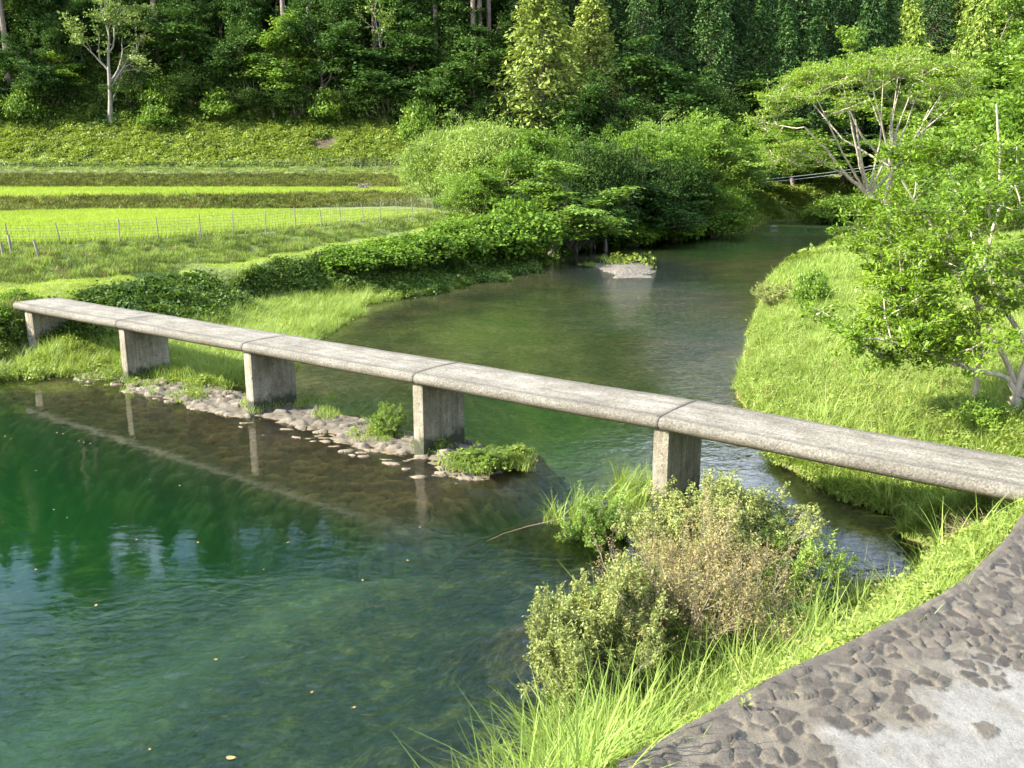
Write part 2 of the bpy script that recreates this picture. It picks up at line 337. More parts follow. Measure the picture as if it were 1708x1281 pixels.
# ------------------------------------------------------------------ ground sheet (fan grid, fine near, coarse far)
TH = np.radians(np.concatenate([np.linspace(-85, -36, 80, endpoint=False), np.linspace(-36, 42, 560, endpoint=False), np.linspace(42, 80, 50)]))
RR = np.concatenate([np.linspace(2.0, 40, 330, endpoint=False), np.linspace(40, 130, 240, endpoint=False), np.linspace(130, 520, 60)])
GX = np.sin(TH)[:, None] * RR[None, :]; GY = np.cos(TH)[:, None] * RR[None, :]
GZ = tin(GX, GY)
bad = np.isnan(GZ); GZ[bad] = 2.5
GW = inpoly(GX, GY, WATER_POLY) & ~inpoly(GX, GY, BAR)
amp = np.where(GZ < 0, .10, .14) * np.clip(RR[None, :] / 12, .5, 3)
flat = (inpoly(GX, GY, lines['fl'] + lines['p1b'][::-1]) | inpoly(GX, GY, lines['p2f'] + lines['p2b'][::-1])).astype(float)
GZ = GZ + np.clip(np.abs(GZ) * 3, 0, 1) * (1 - flat) * amp * fbm(GX * .7, GY * .7, 3, 4)
isd = np.hypot((GX - W(1040, 446)[0]) / 3.0, (GY - W(1040, 446)[1]) / 6); GZ = GZ + np.clip(1.3 - isd, 0, 1) * (.16 * fbm(GX * 1.1, GY * .8, 90, 4) + .05 * np.abs(fbm(GX * 5, GY * 5, 92, 2)))
GZ = np.where((GZ < -.12), GZ + .10 * fbm(GX * 3, GY * 3, 9, 3), GZ)
dn, rn = GX.shape
def ground(x, y):
    x = np.asarray(x, float); y = np.asarray(y, float); th = np.arctan2(x, y); r = np.hypot(x, y)
    i = np.interp(th, TH, np.arange(dn)); j = np.interp(r, RR, np.arange(rn))
    i0 = np.clip(i.astype(int), 0, dn - 2); j0 = np.clip(j.astype(int), 0, rn - 2); fi = i - i0; fj = j - j0
    return (GZ[i0, j0] * (1 - fi) + GZ[i0 + 1, j0] * fi) * (1 - fj) + (GZ[i0, j0 + 1] * (1 - fi) + GZ[i0 + 1, j0 + 1] * fi) * fj
def gnd(x, y): return float(ground(np.array([x]), np.array([y]))[0])
ii = np.arange(dn * rn).reshape(dn, rn)
quads = np.stack([ii[:-1, :-1], ii[:-1, 1:], ii[1:, 1:], ii[1:, :-1]], -1).reshape(-1, 4)
sandband = [W(0, 1060, 0), W(200, 990, 0), (W(380, 930, 0)), W(520, 885, 0), W(640, 855, 0)]
ds = dist_line(GX, GY, sandband); sand = np.clip(1 - ds / 1.1 + .5 * fbm(GX * 1.3, GY * 1.3, 67, 3), 0, 1) * .38 * (.4 + .6 * vnoise(GX * 3, GY * 3, 66))
tG, sG = to_bridge(GX, GY); algae_a = sstep(1.5, -1.5, sG + .5 * fbm(GX * .5, GY * .5, 31)) * .95; algae_a = np.maximum(algae_a, .9 * sstep(12.5, 14, tG) * sstep(8, 4, sG)); algae_a = np.maximum(algae_a, sstep(60, 75, GY) * .8)
earth = np.zeros_like(GX)
for px, Y, z, r in [(540, 118.5, 8.5, 2.2), (672, 64, 3., 1.4)]:
    earth = np.maximum(earth, np.clip(1.4 - np.hypot(GX - X_at(px, Y, z), GY - Y) / r, 0, 1))

m, nt, out, N, L = mat_new("ground_soil")
geo = N("NewGeometry"); pos = geo.outputs["Position"]; sep = N("SeparateXYZ"); L(pos, sep.inputs[0])
n1 = N("TexNoise", Scale=.5, Detail=8.0, Roughness=.7); L(pos, n1.inputs["Vector"])
n2 = N("TexNoise", Scale=7., Detail=6.0, Roughness=.7); L(pos, n2.inputs["Vector"])
soil = ramp(N, L, n2.outputs[0], [(.3, (.07, .085, .022)), (.55, (.12, .16, .03)), (.8, (.19, .21, .06))])
vo = N("TexVoronoi", Scale=6.5); vo.inputs["Randomness"].default_value = 1; L(pos, vo.inputs["Vector"])
vo2 = N("TexVoronoi", Scale=16.); L(pos, vo2.inputs["Vector"])
peb = ramp(N, L, vo.outputs["Color"], [(.0, (.16, .13, .045)), (.6, (.34, .28, .10)), (1, (.55, .47, .22))])
peb2 = ramp(N, L, vo2.outputs["Color"], [(.0, (.09, .08, .03)), (.7, (.26, .21, .085)), (1, (.55, .48, .27))])
pb = mixc(N, L, .5, peb, peb2)
alg = ramp(N, L, n1.outputs[0], [(.35, (.45, .5, .3)), (.65, (1.15, 1.05, .8))]); pb = mixc(N, L, 1., pb, alg, 'MULTIPLY')
ak = N("Attribute", attribute_name="algae"); n7 = N("TexNoise", Scale=2.2, Detail=6.0, Roughness=.7); L(pos, n7.inputs["Vector"]); am = ramp(N, L, n7.outputs[0], [(.35, (.08, .12, .04)), (.52, (.28, .36, .12)), (.68, (1.0, 1.05, .5))]); pdk = mixc(N, L, 1., pb, am, 'MULTIPLY'); pb = mixc(N, L, ak.outputs["Fac"], pb, pdk)
at = N("Attribute", attribute_name="sand"); pb = mixc(N, L, at.outputs["Fac"], pb, (.50, .50, .24))
wet = N("MapRange"); wet.inputs[1].default_value = -.02; wet.inputs[2].default_value = .07; L(sep.outputs[2], wet.inputs[0])
c = mixc(N, L, wet.outputs[0], pb, soil)
ae = N("Attribute", attribute_name="earth"); c = mixc(N, L, ae.outputs["Fac"], c, (.055, .034, .018))
ag = N("Attribute", attribute_name="gravel"); gr = ramp(N, L, vo2.outputs["Color"], [(.0, (.035, .028, .02)), (.6, (.10, .085, .065)), (1, (.24, .21, .17))]); c = mixc(N, L, ag.outputs["Fac"], c, gr)
p = N("BsdfPrincipled", Roughness=.9); L(c, p.inputs["Base Color"])
hh = N("Math", operation='ADD'); L(vo.outputs["Distance"], hh.inputs[0]); L(n2.outputs[0], hh.inputs[1])
b = N("Bump", Strength=.8, Distance=.05); L(hh.outputs[0], b.inputs["Height"]); L(b.outputs[0], p.inputs["Normal"])
L(p.outputs[0], out.inputs[0]); M_GROUND = m
ISL = [W(*q) for q in isl]
gravel = np.clip(2.2 - 1.2 * np.hypot((GX - W(1040, 446)[0]) / 2.8, (GY - W(1040, 446)[1]) / 6) + fbm(GX * 1.2, GY * 1.2, 88), 0, 1)
ground_o = link("ground", mesh("ground", np.stack([GX, GY, GZ], -1).reshape(-1, 3), quads, M_GROUND, True,
    dict(algae=algae_a.ravel(), sand=sand.ravel(), earth=earth.ravel(), gravel=gravel.ravel())))
tag(ground_o, kind='structure')

# ------------------------------------------------------------------ water
m, nt, out, N, L = mat_new("river_water")
geo = N("NewGeometry"); pos = geo.outputs["Position"]
mp = N("Mapping"); mp.inputs["Rotation"].default_value = (0, 0, R(-35)); mp.inputs["Scale"].default_value = (1, 1.7, 1); L(pos, mp.inputs[0])
w1 = N("TexNoise", Scale=4.5, Detail=4.0, Roughness=.55, Distortion=.6); L(mp.outputs[0], w1.inputs["Vector"])
w2 = N("TexNoise", Scale=1.1, Detail=2.0, Distortion=.4); L(mp.outputs[0], w2.inputs["Vector"])
ra = N("Attribute", attribute_name="ripple")
h1 = N("Math", operation='MULTIPLY'); L(w1.outputs[0], h1.inputs[0]); L(ra.outputs["Fac"], h1.inputs[1])
w2m = N("MapRange"); w2m.inputs[1].default_value = 0; w2m.inputs[2].default_value = .5; w2m.inputs[3].default_value = .12; w2m.inputs[4].default_value = .8; L(ra.outputs["Fac"], w2m.inputs[0])
h2 = N("Math", operation='MULTIPLY_ADD'); L(w2.outputs[0], h2.inputs[0]); L(w2m.outputs[0], h2.inputs[1]); L(h1.outputs[0], h2.inputs[2])
b = N("Bump", Strength=1.0, Distance=.018); L(h2.outputs[0], b.inputs["Height"])
fr = N("Fresnel", IOR=1.45); L(b.outputs[0], fr.inputs["Normal"])
gl = N("BsdfGlossy", Roughness=.03); L(b.outputs[0], gl.inputs["Normal"])
tr = N("BsdfTransparent"); mx = N("MixShader"); L(fr.outputs[0], mx.inputs[0]); L(tr.outputs[0], mx.inputs[1]); L(gl.outputs[0], mx.inputs[2])
L(mx.outputs[0], out.inputs[0])
ab = N("VolumeAbsorption"); ab.inputs["Color"].default_value = (.20, .88, .30, 1); ab.inputs["Density"].default_value = .26
vs = N("VolumeScatter"); vs.inputs["Color"].default_value = (.13, .56, .17, 1); vs.inputs["Density"].default_value = .135; vs.inputs["Anisotropy"].default_value = .2
av = N("AddShader"); L(ab.outputs[0], av.inputs[0]); L(vs.outputs[0], av.inputs[1]); L(av.outputs[0], out.inputs[1]); M_WATER = m
wx = np.concatenate([np.arange(-60, -20, 1.), np.arange(-20, 16, .25), np.arange(16, 75, 1.)]); wy = np.concatenate([np.arange(-6, 45, .3), np.arange(45, 125, 1.)])
WX, WY = np.meshgrid(wx, wy, indexing='ij'); nx, ny = WX.shape
tB, sB = to_bridge(WX, WY)
rip = .22 + .8 * sstep(.48, .66, vnoise(WX * .18 + 3, WY * .12 + 1, 5))
calm = inpoly(WX, WY, [W(-200, 600), W(400, 640), W(690, 770), W(720, 860), W(620, 930), W(300, 1000), W(0, 1060), W(-300, 1100)])
rip = np.where(calm, .05, rip)
windy = inpoly(WX, WY, [W(860, 520), W(1000, 470), W(1250, 470), W(1240, 620), W(1120, 600), W(1080, 545), W(960, 560)]) | inpoly(WX, WY, [W(1200, 385), W(1400, 372), W(1400, 400), W(1230, 410)]) | inpoly(WX, WY, [W(-50, 1150), W(300, 1010), W(860, 940), W(880, 1300), (W(-50, 1300))])
rip = np.where(windy, rip + .9, rip)
for _ in range(12):
    rip = (rip + np.roll(rip, 1, 0) + np.roll(rip, -1, 0) + np.roll(rip, 1, 1) + np.roll(rip, -1, 1)) / 5
fast = np.exp(-((tB - 12.9) / 1.3) ** 2 - ((sB - .6) / 2.6) ** 2); rip = rip + 1.1 * fast + .6 * sstep(45, 80, WY)
wi = np.arange(nx * ny).reshape(nx, ny)
top = np.stack([wi[:-1, :-1], wi[1:, :-1], wi[1:, 1:], wi[:-1, 1:]], -1).reshape(-1, 4)
V = np.stack([WX, WY, np.zeros_like(WX)], -1).reshape(-1, 3); nb = len(V)
per = np.concatenate([wi[:, 0], wi[-1, 1:], wi[-2::-1, -1], wi[0, -2:0:-1]])
Vb = V[per].copy(); Vb[:, 2] = -4; V = np.concatenate([V, Vb, [[0, 50, -4]]]); n = len(per); k = np.arange(n); k2 = (k + 1) % n
me = mesh("river", V, [tuple(q) for q in top.tolist()] + [(int(per[a]), int(nb + a), int(nb + b_), int(per[b_])) for a, b_ in zip(k, k2)] + [(int(nb + a), len(V) - 1, int(nb + b_)) for a, b_ in zip(k, k2)],
          M_WATER, False, dict(ripple=np.concatenate([rip.ravel(), np.zeros(n + 1)])))
tag(link("river", me), kind='structure')

# ------------------------------------------------------------------ footbridge
M_DECK = concrete("deck_concrete", (.175, .159, .13), (.09, .08, .062), (.26, .243, .208), .6, wear=True)
M_PIER = concrete("pier_concrete", (.225, .195, .14), (.10, .085, .058), (.34, .31, .25), 1.15, moss=True)
bridge = empty("footbridge", (*BR(7.5, DW / 2, 0)[:2], 0))
tag(bridge, "low weathered concrete slab footbridge on four flat piers crossing the green river", "bridge")
def to_local(V, o): return np.asarray(V, float) - np.array(o.location)
prof = [(.26, .0), (.10, .012), (.03, .045), (-.012, .10), (-.014, .16), (.012, .205), (.055, .226), (.10, .230), (.20, .234)]
n_in = 9
top_s = np.linspace(.30, DW - .30, n_in); P_ = prof + [(s, .236 + .010 * math.sin(math.pi * (s - .2) / (DW - .4))) for s in top_s] + [(DW - s, z) for s, z in prof[::-1]]
P_ = P_ + [(DW * .7, -.005), (DW * .3, -.005)]; P_ = np.array(P_)
def slab(t0, t1, k):
    ts = np.concatenate([[t0 + .006, t0 + .02], np.arange(t0 + .1, t1 - .05, .1), [t1 - .02, t1 - .006]]); nP = len(P_)
    T, I = np.meshgrid(ts, np.arange(nP), indexing='ij'); S = P_[I, 0]; Z = P_[I, 1].copy()
    S = S + .012 * fbm(T * .8 + k * 7, I * .15, 11 + k, 3) * 2 ; Z = Z + .006 * fbm(T * 2, S * 3, 5 + k, 3) * 2
    Z = Z - .012 * np.sin(np.pi * (T - t0) / (t1 - t0))
    Z = Z - .07 * np.clip((T - 15) / 5, 0, 1) + .0; S0 = S.copy()
    endf = np.minimum(T - t0, t1 - T); S = DW / 2 + (S - DW / 2) * np.where(endf < .015, .988, 1); Z = ZB + .1 + (Z - .1) * np.where(endf < .015, .93, 1)
    Vx = B0[0] + BD[0] * T + BN[0] * S; Vy = B0[1] + BD[1] * T + BN[1] * S
    V = np.stack([Vx, Vy, Z], -1).reshape(-1, 3); nT = len(ts); idx = np.arange(nT * nP).reshape(nT, nP); nxt = np.roll(idx, -1, 1)
    Q = np.stack([idx[:-1], idx[1:], nxt[1:], nxt[:-1]], -1).reshape(-1, 4)
    f = [tuple(q) for q in Q.tolist()] + [tuple(idx[0].tolist()), tuple(idx[-1, ::-1].tolist())]
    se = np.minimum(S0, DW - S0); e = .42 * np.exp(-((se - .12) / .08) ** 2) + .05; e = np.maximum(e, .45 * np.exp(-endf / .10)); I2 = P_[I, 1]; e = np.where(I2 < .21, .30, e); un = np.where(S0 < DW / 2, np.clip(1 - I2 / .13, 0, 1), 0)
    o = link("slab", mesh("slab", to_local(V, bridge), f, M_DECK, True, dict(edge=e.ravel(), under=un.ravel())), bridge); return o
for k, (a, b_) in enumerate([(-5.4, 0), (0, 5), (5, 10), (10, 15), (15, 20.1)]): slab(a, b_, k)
def block(name, t0, t1, s0, s1, z0, z1, parent, mat, seed=0, bev=.025, n=(5, 22, 26)):
    """rough concrete block in bridge coordinates"""
    V = []; Fq = []
    def face(f, nu, nv):
        u, v = np.meshgrid(np.linspace(0, 1, nu), np.linspace(0, 1, nv), indexing='ij'); p = f(u, v); base = sum(len(a) for a in V)
        V.append(np.stack(p, -1).reshape(-1, 3)); i = np.arange(nu * nv).reshape(nu, nv) + base
        Fq.append(np.stack([i[:-1, :-1], i[1:, :-1], i[1:, 1:], i[:-1, 1:]], -1).reshape(-1, 4))
    o = np.ones_like
    face(lambda u, v: (u, 0 * u, v), n[0], n[2]); face(lambda u, v: (1 - u, o(u), v), n[0], n[2])
    face(lambda u, v: (0 * u, 1 - u, v), n[1], n[2]); face(lambda u, v: (o(u), u, v), n[1], n[2])
    face(lambda u, v: (u, v, o(u)), n[0], n[1]); face(lambda u, v: (v, u, 0 * u), n[1], n[0])
    V = np.concatenate(V); Fq = np.concatenate(Fq)
    T = t0 + V[:, 0] * (t1 - t0); S = s0 + V[:, 1] * (s1 - s0); Z = z0 + V[:, 2] * (z1 - z0)
    et = np.minimum(T - t0, t1 - T); es = np.minimum(S - s0, s1 - S); near = np.clip(1 - np.maximum(et, es) / bev, 0, 1)
    nz = fbm(T * 5 + seed, Z * 5 + S * 4, seed, 4)
    T = (t0 + t1) / 2 + (T - (t0 + t1) / 2) * (1 - .05 * (near > .5)) + .010 * nz * np.sign(T - (t0 + t1) / 2)
    S = S + .014 * nz * np.sign(S - (s0 + s1) / 2) - .012 * (near > .5) * np.sign(S - (s0 + s1) / 2)
    X = B0[0] + BD[0] * T + BN[0] * S; Y = B0[1] + BD[1] * T + BN[1] * S
    low = np.clip(1 - (Z - 0) / .5, 0, 1)
    return link(name, mesh(name, to_local(np.stack([X, Y, Z], -1), parent), Fq, mat, True, dict(low=low)), parent)
for t in (0, 5, 10, 15): block("pier", t - .13, t + .13, .10, 1.30, -.6, ZB + .012, bridge, M_PIER, int(t) + 3)
block("abutment", -5.05, -4.62, .12, 1.32, -.2, ZB + .012, bridge, M_PIER, 41)
block("abutment", 19.75, 20.6, .10, 1.34, -.4, ZB + .012, bridge, M_PIER, 47)

# ------------------------------------------------------------------ stone weir under the bridge
M_WEIR = stone_mat("weir_stones", (.065, .054, .036), (.07, .058, .042), (.17, .145, .11))
tt = np.arange(-5.2, 13.6, .045); ss = np.arange(-4.2, 2.1, .045); T, S = np.meshgrid(tt, ss, indexing='ij')
f1, f2, rid, ox, oy = voronoi(T * 3.5 + .5 * fbm(T * 2, S * 2, 2), S * 4.7 + .5 * fbm(T * 2, S * 2, 4), 21, .95)
stn = sstep(.0, .14, f2 - f1)
Zb = np.where(S > 0, .005 + .075 * sstep(0, .4, S) - .24 * sstep(1.0, 1.5, S), 0)
Zb = np.where(S <= 0, .005 + S * .15, Zb) - .35 * sstep(-1.9, -2.7, S)
Zb = Zb - sstep(-2.4, -4.0, S) * 1.9
end = 11.6 + .25 * fbm(S * 1.5, S * 0, 4); Zb = Zb - 1.1 * sstep(end - .2, end + 2.0, T + .1 * np.clip(-S, 0, 4)); Zb = Zb - .4 * sstep(1.7, 2.1, S) + .12 * sstep(-2.5, -4.5, T)
Z = Zb + (.05 * stn * (.6 + .8 * rid) + (rid - .5) * .04 + stn * (ox * (rid - .5) + oy * (.5 - rid) * 1.3) * .14) * (1 - .5 * sstep(-2.6, -4, S)) + .03 * fbm(T * 5, S * 5, 8)
Z = Z + .16 * fbm(T * .7, S * 1.0, 12, 3) - .02
X = B0[0] + BD[0] * T + BN[0] * S; Y = B0[1] + BD[1] * T + BN[1] * S
algae = sstep(.0, -.18, Z)
a, b_ = T.shape; idx = np.arange(a * b_).reshape(a, b_)
Q = np.stack([idx[:-1, :-1], idx[1:, :-1], idx[1:, 1:], idx[:-1, 1:]], -1).reshape(-1, 4)
V = np.stack([X, Y, Z], -1).reshape(-1, 3)
weir = link("stone_weir", mesh("stone_weir", V, Q, M_WEIR, False, dict(st=stn.ravel(), rid=rid.ravel())))
tag(weir, "low weir of flat bonded stones under the footbridge sloping into the green pool", "weir")
nt = M_WEIR.node_tree      # wet stones below the waterline carry brown algae
p = [n for n in nt.nodes if n.type == 'BSDF_PRINCIPLED'][0]; src = p.inputs["Base Color"].links[0].from_socket
g = nt.nodes.new("ShaderNodeNewGeometry"); sx = nt.nodes.new("ShaderNodeSeparateXYZ"); nt.links.new(g.outputs["Position"], sx.inputs[0])
mr = nt.nodes.new("ShaderNodeMapRange"); mr.inputs[1].default_value = .03; mr.inputs[2].default_value = -.06; nt.links.new(sx.outputs[2], mr.inputs[0])
mm = nt.nodes.new("ShaderNodeMix"); mm.data_type = 'RGBA'; mm.blend_type = 'MULTIPLY'; mm.inputs[7].default_value = (2.1, 1.6, .62, 1)
nt.links.new(mr.outputs[0], mm.inputs[0]); nt.links.new(src, mm.inputs[6]); mr2 = nt.nodes.new("ShaderNodeMapRange"); mr2.inputs[1].default_value = -.12; mr2.inputs[2].default_value = -.55; nt.links.new(sx.outputs[2], mr2.inputs[0])
m2_ = nt.nodes.new("ShaderNodeMix"); m2_.data_type = 'RGBA'; m2_.blend_type = 'MULTIPLY'; m2_.inputs[7].default_value = (.42, .72, .62, 1)
nt.links.new(mr2.outputs[0], m2_.inputs[0]); nt.links.new(mm.outputs[2], m2_.inputs[6]); nt.links.new(m2_.outputs[2], p.inputs["Base Color"])

# ------------------------------------------------------------------ cobbled ramp on the near bank
M_PAVE = stone_mat("cobble_mortar", (.165, .138, .10), (.046, .037, .029), (.115, .096, .073), 1.0, (.215, .203, .18))
PP = [p[:2] for p in PE] + [BR(20.15, -.12)[:2], BR(20.15, 1.5)[:2], BR(24, 1.5)[:2], np.array([13., 3.]), np.array([9., -2.]), np.array([.6, 1.0]), PE[0][:2]]
PP = np.array(PP); A = np.array([[p[0], p[1], 1] for p in PE]); co = np.linalg.lstsq(A, np.array([p[2] for p in PE]), rcond=None)[0]
def pave_z(x, y): return co[0] * x + co[1] * y + co[2]
st = .0155; gx = np.arange(.6, 9.6, st); gy = np.arange(2.6, 9.9, st); X, Y = np.meshgrid(gx, gy, indexing='ij')
ins = inpoly(X, Y, PP); de = dist_line(X, Y, [p for p in PE] + [BR(20.15, -.12)])
wx_ = X + .05 * fbm(X * 5, Y * 5, 31, 2); wy_ = Y + .05 * fbm(X * 5, Y * 5, 37, 2)
ang = R(33); u = wx_ * math.cos(ang) + wy_ * math.sin(ang); v = -wx_ * math.sin(ang) + wy_ * math.cos(ang)
f1, f2, rid, ox, oy = voronoi(u * 6.3, v * 9.2, 61, .98)
big = fbm(X * .9, Y * .9, 77, 3)
smooth_zone = sstep(.72, .92, de + big * 1.9 + .25 * fbm(X * 6, Y * 6, 71, 3)); rr2 = _hash(np.floor(rid * 9999).astype(int), np.zeros_like(rid, int), 8)
on = (_hash(np.floor(rid * 9999).astype(int), np.zeros_like(rid, int), 5) < .90 - .86 * smooth_zone).astype(float) * (de > .09)
edgev = (f2 - f1) - .06 - .16 * rr2 + .10 * fbm(X * 9, Y * 9, 73, 3); stn = sstep(0, .03, edgev) * on
hgt = (.007 + .013 * rid) * stn + stn * (ox * np.cos(rid * 40) + oy * np.sin(rid * 40)) * .022
Z = pave_z(X, Y) + hgt * (1 - .4 * smooth_zone) + .02 * fbm(X * 2.2, Y * 2.2, 41, 3) + .014 * fbm(X * 11, Y * 11, 43, 4) * (1.25 - smooth_zone) + .012 * smooth_zone + .014 * stn * fbm(X * 20, Y * 20, 44, 3) + .008 * fbm(X * 32, Y * 32, 47, 2)
Z = Z - .025 * np.clip(1 - de / .05, 0, 1)
inner_a = np.clip(smooth_zone * (.55 + .9 * vnoise(X * 2.1, Y * 2.1, 87)) * (.6 + .5 * sstep(-.15, .1, fbm(X * 7, Y * 7, 88, 3))) + .6 * sstep(-.02, .12, fbm(X * 1.6, Y * 1.6, 57, 3)) * sstep(.3, .8, de), 0, 1)
# dirty mortar between the stones of the border
idx = np.arange(X.size).reshape(X.shape)
cell = ins[:-1, :-1] & ins[1:, :-1] & ins[1:, 1:] & ins[:-1, 1:]
Q = np.stack([idx[:-1, :-1], idx[1:, :-1], idx[1:, 1:], idx[:-1, 1:]], -1)[cell]
used, inv = np.unique(Q, return_inverse=True); V = np.stack([X, Y, Z], -1).reshape(-1, 3)[used]
stc = np.clip(stn + .8 * (1 - smooth_zone) * (1 - stn) * sstep(.0, .2, fbm(X * 2.5, Y * 2.5, 53, 3) + .25 * (de < .12)), 0, 1)
Qn = inv.reshape(-1, 4); nV = len(V)
ee = np.concatenate([Qn[:, [0, 1]], Qn[:, [1, 2]], Qn[:, [2, 3]], Qn[:, [3, 0]]]); es = np.sort(ee, 1); kk = es[:, 0].astype(np.int64) * nV + es[:, 1]
_, fi, cnt = np.unique(kk, return_index=True, return_counts=True); bd = ee[fi[cnt == 1]]
Vs = V.copy(); Vs[:, 2] -= .55; SQ = np.stack([bd[:, 1], bd[:, 0], bd[:, 0] + nV, bd[:, 1] + nV], -1)
att = lambda a_: np.tile(a_.ravel()[used], 2)
pv = link("pavement", mesh("pavement", np.concatenate([V, Vs]), np.concatenate([Qn, SQ]), M_PAVE, False, dict(st=att(stc), rid=att(rid), inner=att(inner_a))))
tag(pv, kind='structure')

# ------------------------------------------------------------------ plant builders
def unit(v): return v / (np.linalg.norm(v, axis=-1, keepdims=True) + 1e-9)
def leaf_mesh(P, Ln, Wd, r, out=None, up=.25, fold=.25, D=None):
    """P centres (N,3) -> one folded leaf each; out: centre to face away from"""
    n = len(P); P = np.asarray(P)
    if D is None:
        D = r.normal(size=(n, 3)); D[:, 2] *= .6
        if out is not None: D = unit(D) + .6 * unit(P - out)
    D = unit(D); Nn = r.normal(size=(n, 3)) * .55 + np.array([0, 0, 1.]) * (up * 3)
    if out is not None: Nn = Nn + .5 * unit(P - out)
    B = unit(np.cross(D, Nn)); Nn = unit(np.cross(B, D))
    s = (.65 + .7 * r.random((n, 1))); L_ = Ln * s; W_ = Wd * s
    v0 = P - D * L_ * .5; v1 = P + B * W_ * .5 + Nn * W_ * fold; v2 = P + D * L_ * .5; v3 = P - B * W_ * .5 + Nn * W_ * fold
    V = np.stack([v0, v1, v2, v3], 1).reshape(-1, 3); Q = np.arange(4 * n).reshape(n, 4)
    return V, Q, np.repeat(r.random(n), 4)
def merge(parts):
    V = []; Q = []; A = []; b = 0
    for v, q, a in parts: V.append(v); Q.append(q + b); A.append(a); b += len(v)
    return np.concatenate(V), np.concatenate(Q), np.concatenate(A)
def tubes(chains, sides=5):
    V = []; Q = []; b = 0
    for P, Rr in chains:
        P = np.asarray(P); n = len(P); T = unit(np.gradient(P, axis=0)); ref = np.array([.3, .9, .1]) if abs(T[0][2]) > .6 else np.array([0, 0, 1.])
        U = unit(np.cross(T, ref)); Wv = np.cross(T, U); a = np.arange(sides) / sides * 2 * math.pi
        ring = P[:, None] + (U[:, None] * np.cos(a)[None, :, None] + Wv[:, None] * np.sin(a)[None, :, None]) * np.asarray(Rr)[:, None, None]
        V.append(ring.reshape(-1, 3)); i = np.arange(n * sides).reshape(n, sides) + b; nx = np.roll(i, -1, 1)
        Q.append(np.stack([i[:-1], nx[:-1], nx[1:], i[1:]], -1).reshape(-1, 4)); b += n * sides
    V = np.concatenate(V); return V, np.concatenate(Q), np.zeros(len(V))
def grow(r, p, d, L_, rad, lev, S, ch, tips):
    """S: per level dict(n children, ratio, angle, up, wob, start)"""
    s = S[lev]; k = s.get('k', 6); P = [np.array(p, float)]; d = unit(np.array(d, float))
    for i in range(k):
        d = unit(d + r.normal(size=3) * s['wob'] + np.array([0, 0, s['up']])); P.append(P[-1] + d * L_ / k)
    P = np.array(P); Rr = rad * np.linspace(1, s.get('taper', .35), k + 1); ch.append((P, Rr))
    if lev == len(S) - 1:
        for q in P[max(1, k // 2):]: tips.append((q, d))
        return
    tips_here = s.get('tip', True)
    for c in range(s['n']):
        f = s['start'] + (1 - s['start']) * (c + r.random() * .8) / s['n']; f = min(f, .99); x = f * k; i = int(x)
        q = P[i] + (P[i + 1] - P[i]) * (x - i); dd = unit(P[i + 1] - P[i])
        ax = unit(np.cross(dd, r.normal(size=3))); a = s['ang'] * (.75 + .5 * r.random())
        nd = dd * math.cos(a) + np.cross(ax, dd) * math.sin(a)
        if 'flat' in s: nd[2] *= s['flat']
        grow(r, q, nd, L_ * s['ratio'] * (.7 + .5 * r.random()) * (1 - .35 * f * s.get('fall', 1)), Rr[i] * .62, lev + 1, S, ch, tips)
    if tips_here: grow(r, P[-1], d, L_ * s['ratio'] * .8, Rr[-1], lev + 1, S, ch, tips)
def clump(r, tips, n, rad, fz, Ln, Wd, up=.3, out=None, jit=0.0, fold=.25):
    T = np.array([t[0] for t in tips]); T = np.repeat(T, n, 0)
    off_ = r.normal(size=T.shape) * rad * .55; off_[:, 2] *= fz
    if jit: off_ = off_ * np.repeat(.5 + jit * r.random(len(tips)), n)[:, None]
    return leaf_mesh(T + off_, Ln, Wd, r, out, up, fold)
PROTO = {}
def proto(key, wood, leaf, mw, ml, names=('trunk', 'crown')):
    wm = mesh(key + "_wood", wood[0], wood[1], mw, True) if wood is not None else None
    lm = mesh(key + "_leaves", leaf[0], leaf[1], ml, False, dict(rnd=leaf[2]))
    PROTO[key] = (wm, lm, names)
def plant(key, name, label, cat, loc, rz=0, s=1.0, group=None):
    wm, lm, nm = PROTO[key]; root = empty(name, loc, rz, s); tag(root, label, cat, group)
    if wm: link(nm[0], wm, root)
    link(nm[1], lm, root); return root

# leaf materials
BK = simple_bark("bark_brown", (.075, .06, .045), (.16, .135, .105)); BK_PALE = simple_bark("bark_pale", (.20, .165, .12), (.44, .38, .30), 9, .3)
BK_CEDAR = simple_bark("bark_cedar", (.09, .065, .05), (.22, .17, .135)); BK_GREY = simple_bark("bark_grey", (.10, .088, .07), (.235, .21, .17), 8)
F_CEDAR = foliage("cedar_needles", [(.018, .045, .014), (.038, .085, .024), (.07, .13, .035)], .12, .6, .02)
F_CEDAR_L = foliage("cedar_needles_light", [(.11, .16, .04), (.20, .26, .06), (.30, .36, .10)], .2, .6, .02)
F_BROAD = foliage("broad_leaves", [(.02, .05, .012), (.042, .09, .020), (.08, .14, .032)], .25, .65, .015)
F_THICKET_SHADE = foliage("thicket_leaves_shaded", [(.010, .026, .006), (.026, .055, .012), (.055, .095, .022)], .2, .7, .01)  # self-shadow of the river-side thicket put into a darker leaf colour
F_BROAD_L = foliage("broad_leaves_light", [(.07, .13, .02), (.12, .21, .03), (.20, .30, .05)], .35, .5, .04)
F_BUSH = foliage("bank_leaves", [(.045, .095, .014), (.10, .185, .022), (.17, .27, .035)], .35, .6, .025)
F_BAMBOO = foliage("bamboo_leaves", [(.09, .15, .03), (.16, .24, .05), (.24, .32, .08)], .35, .5, .04)
F_SILK = foliage("silk_leaves", [(.085, .16, .02), (.155, .25, .035), (.24, .34, .06)], .35, .6, .03)
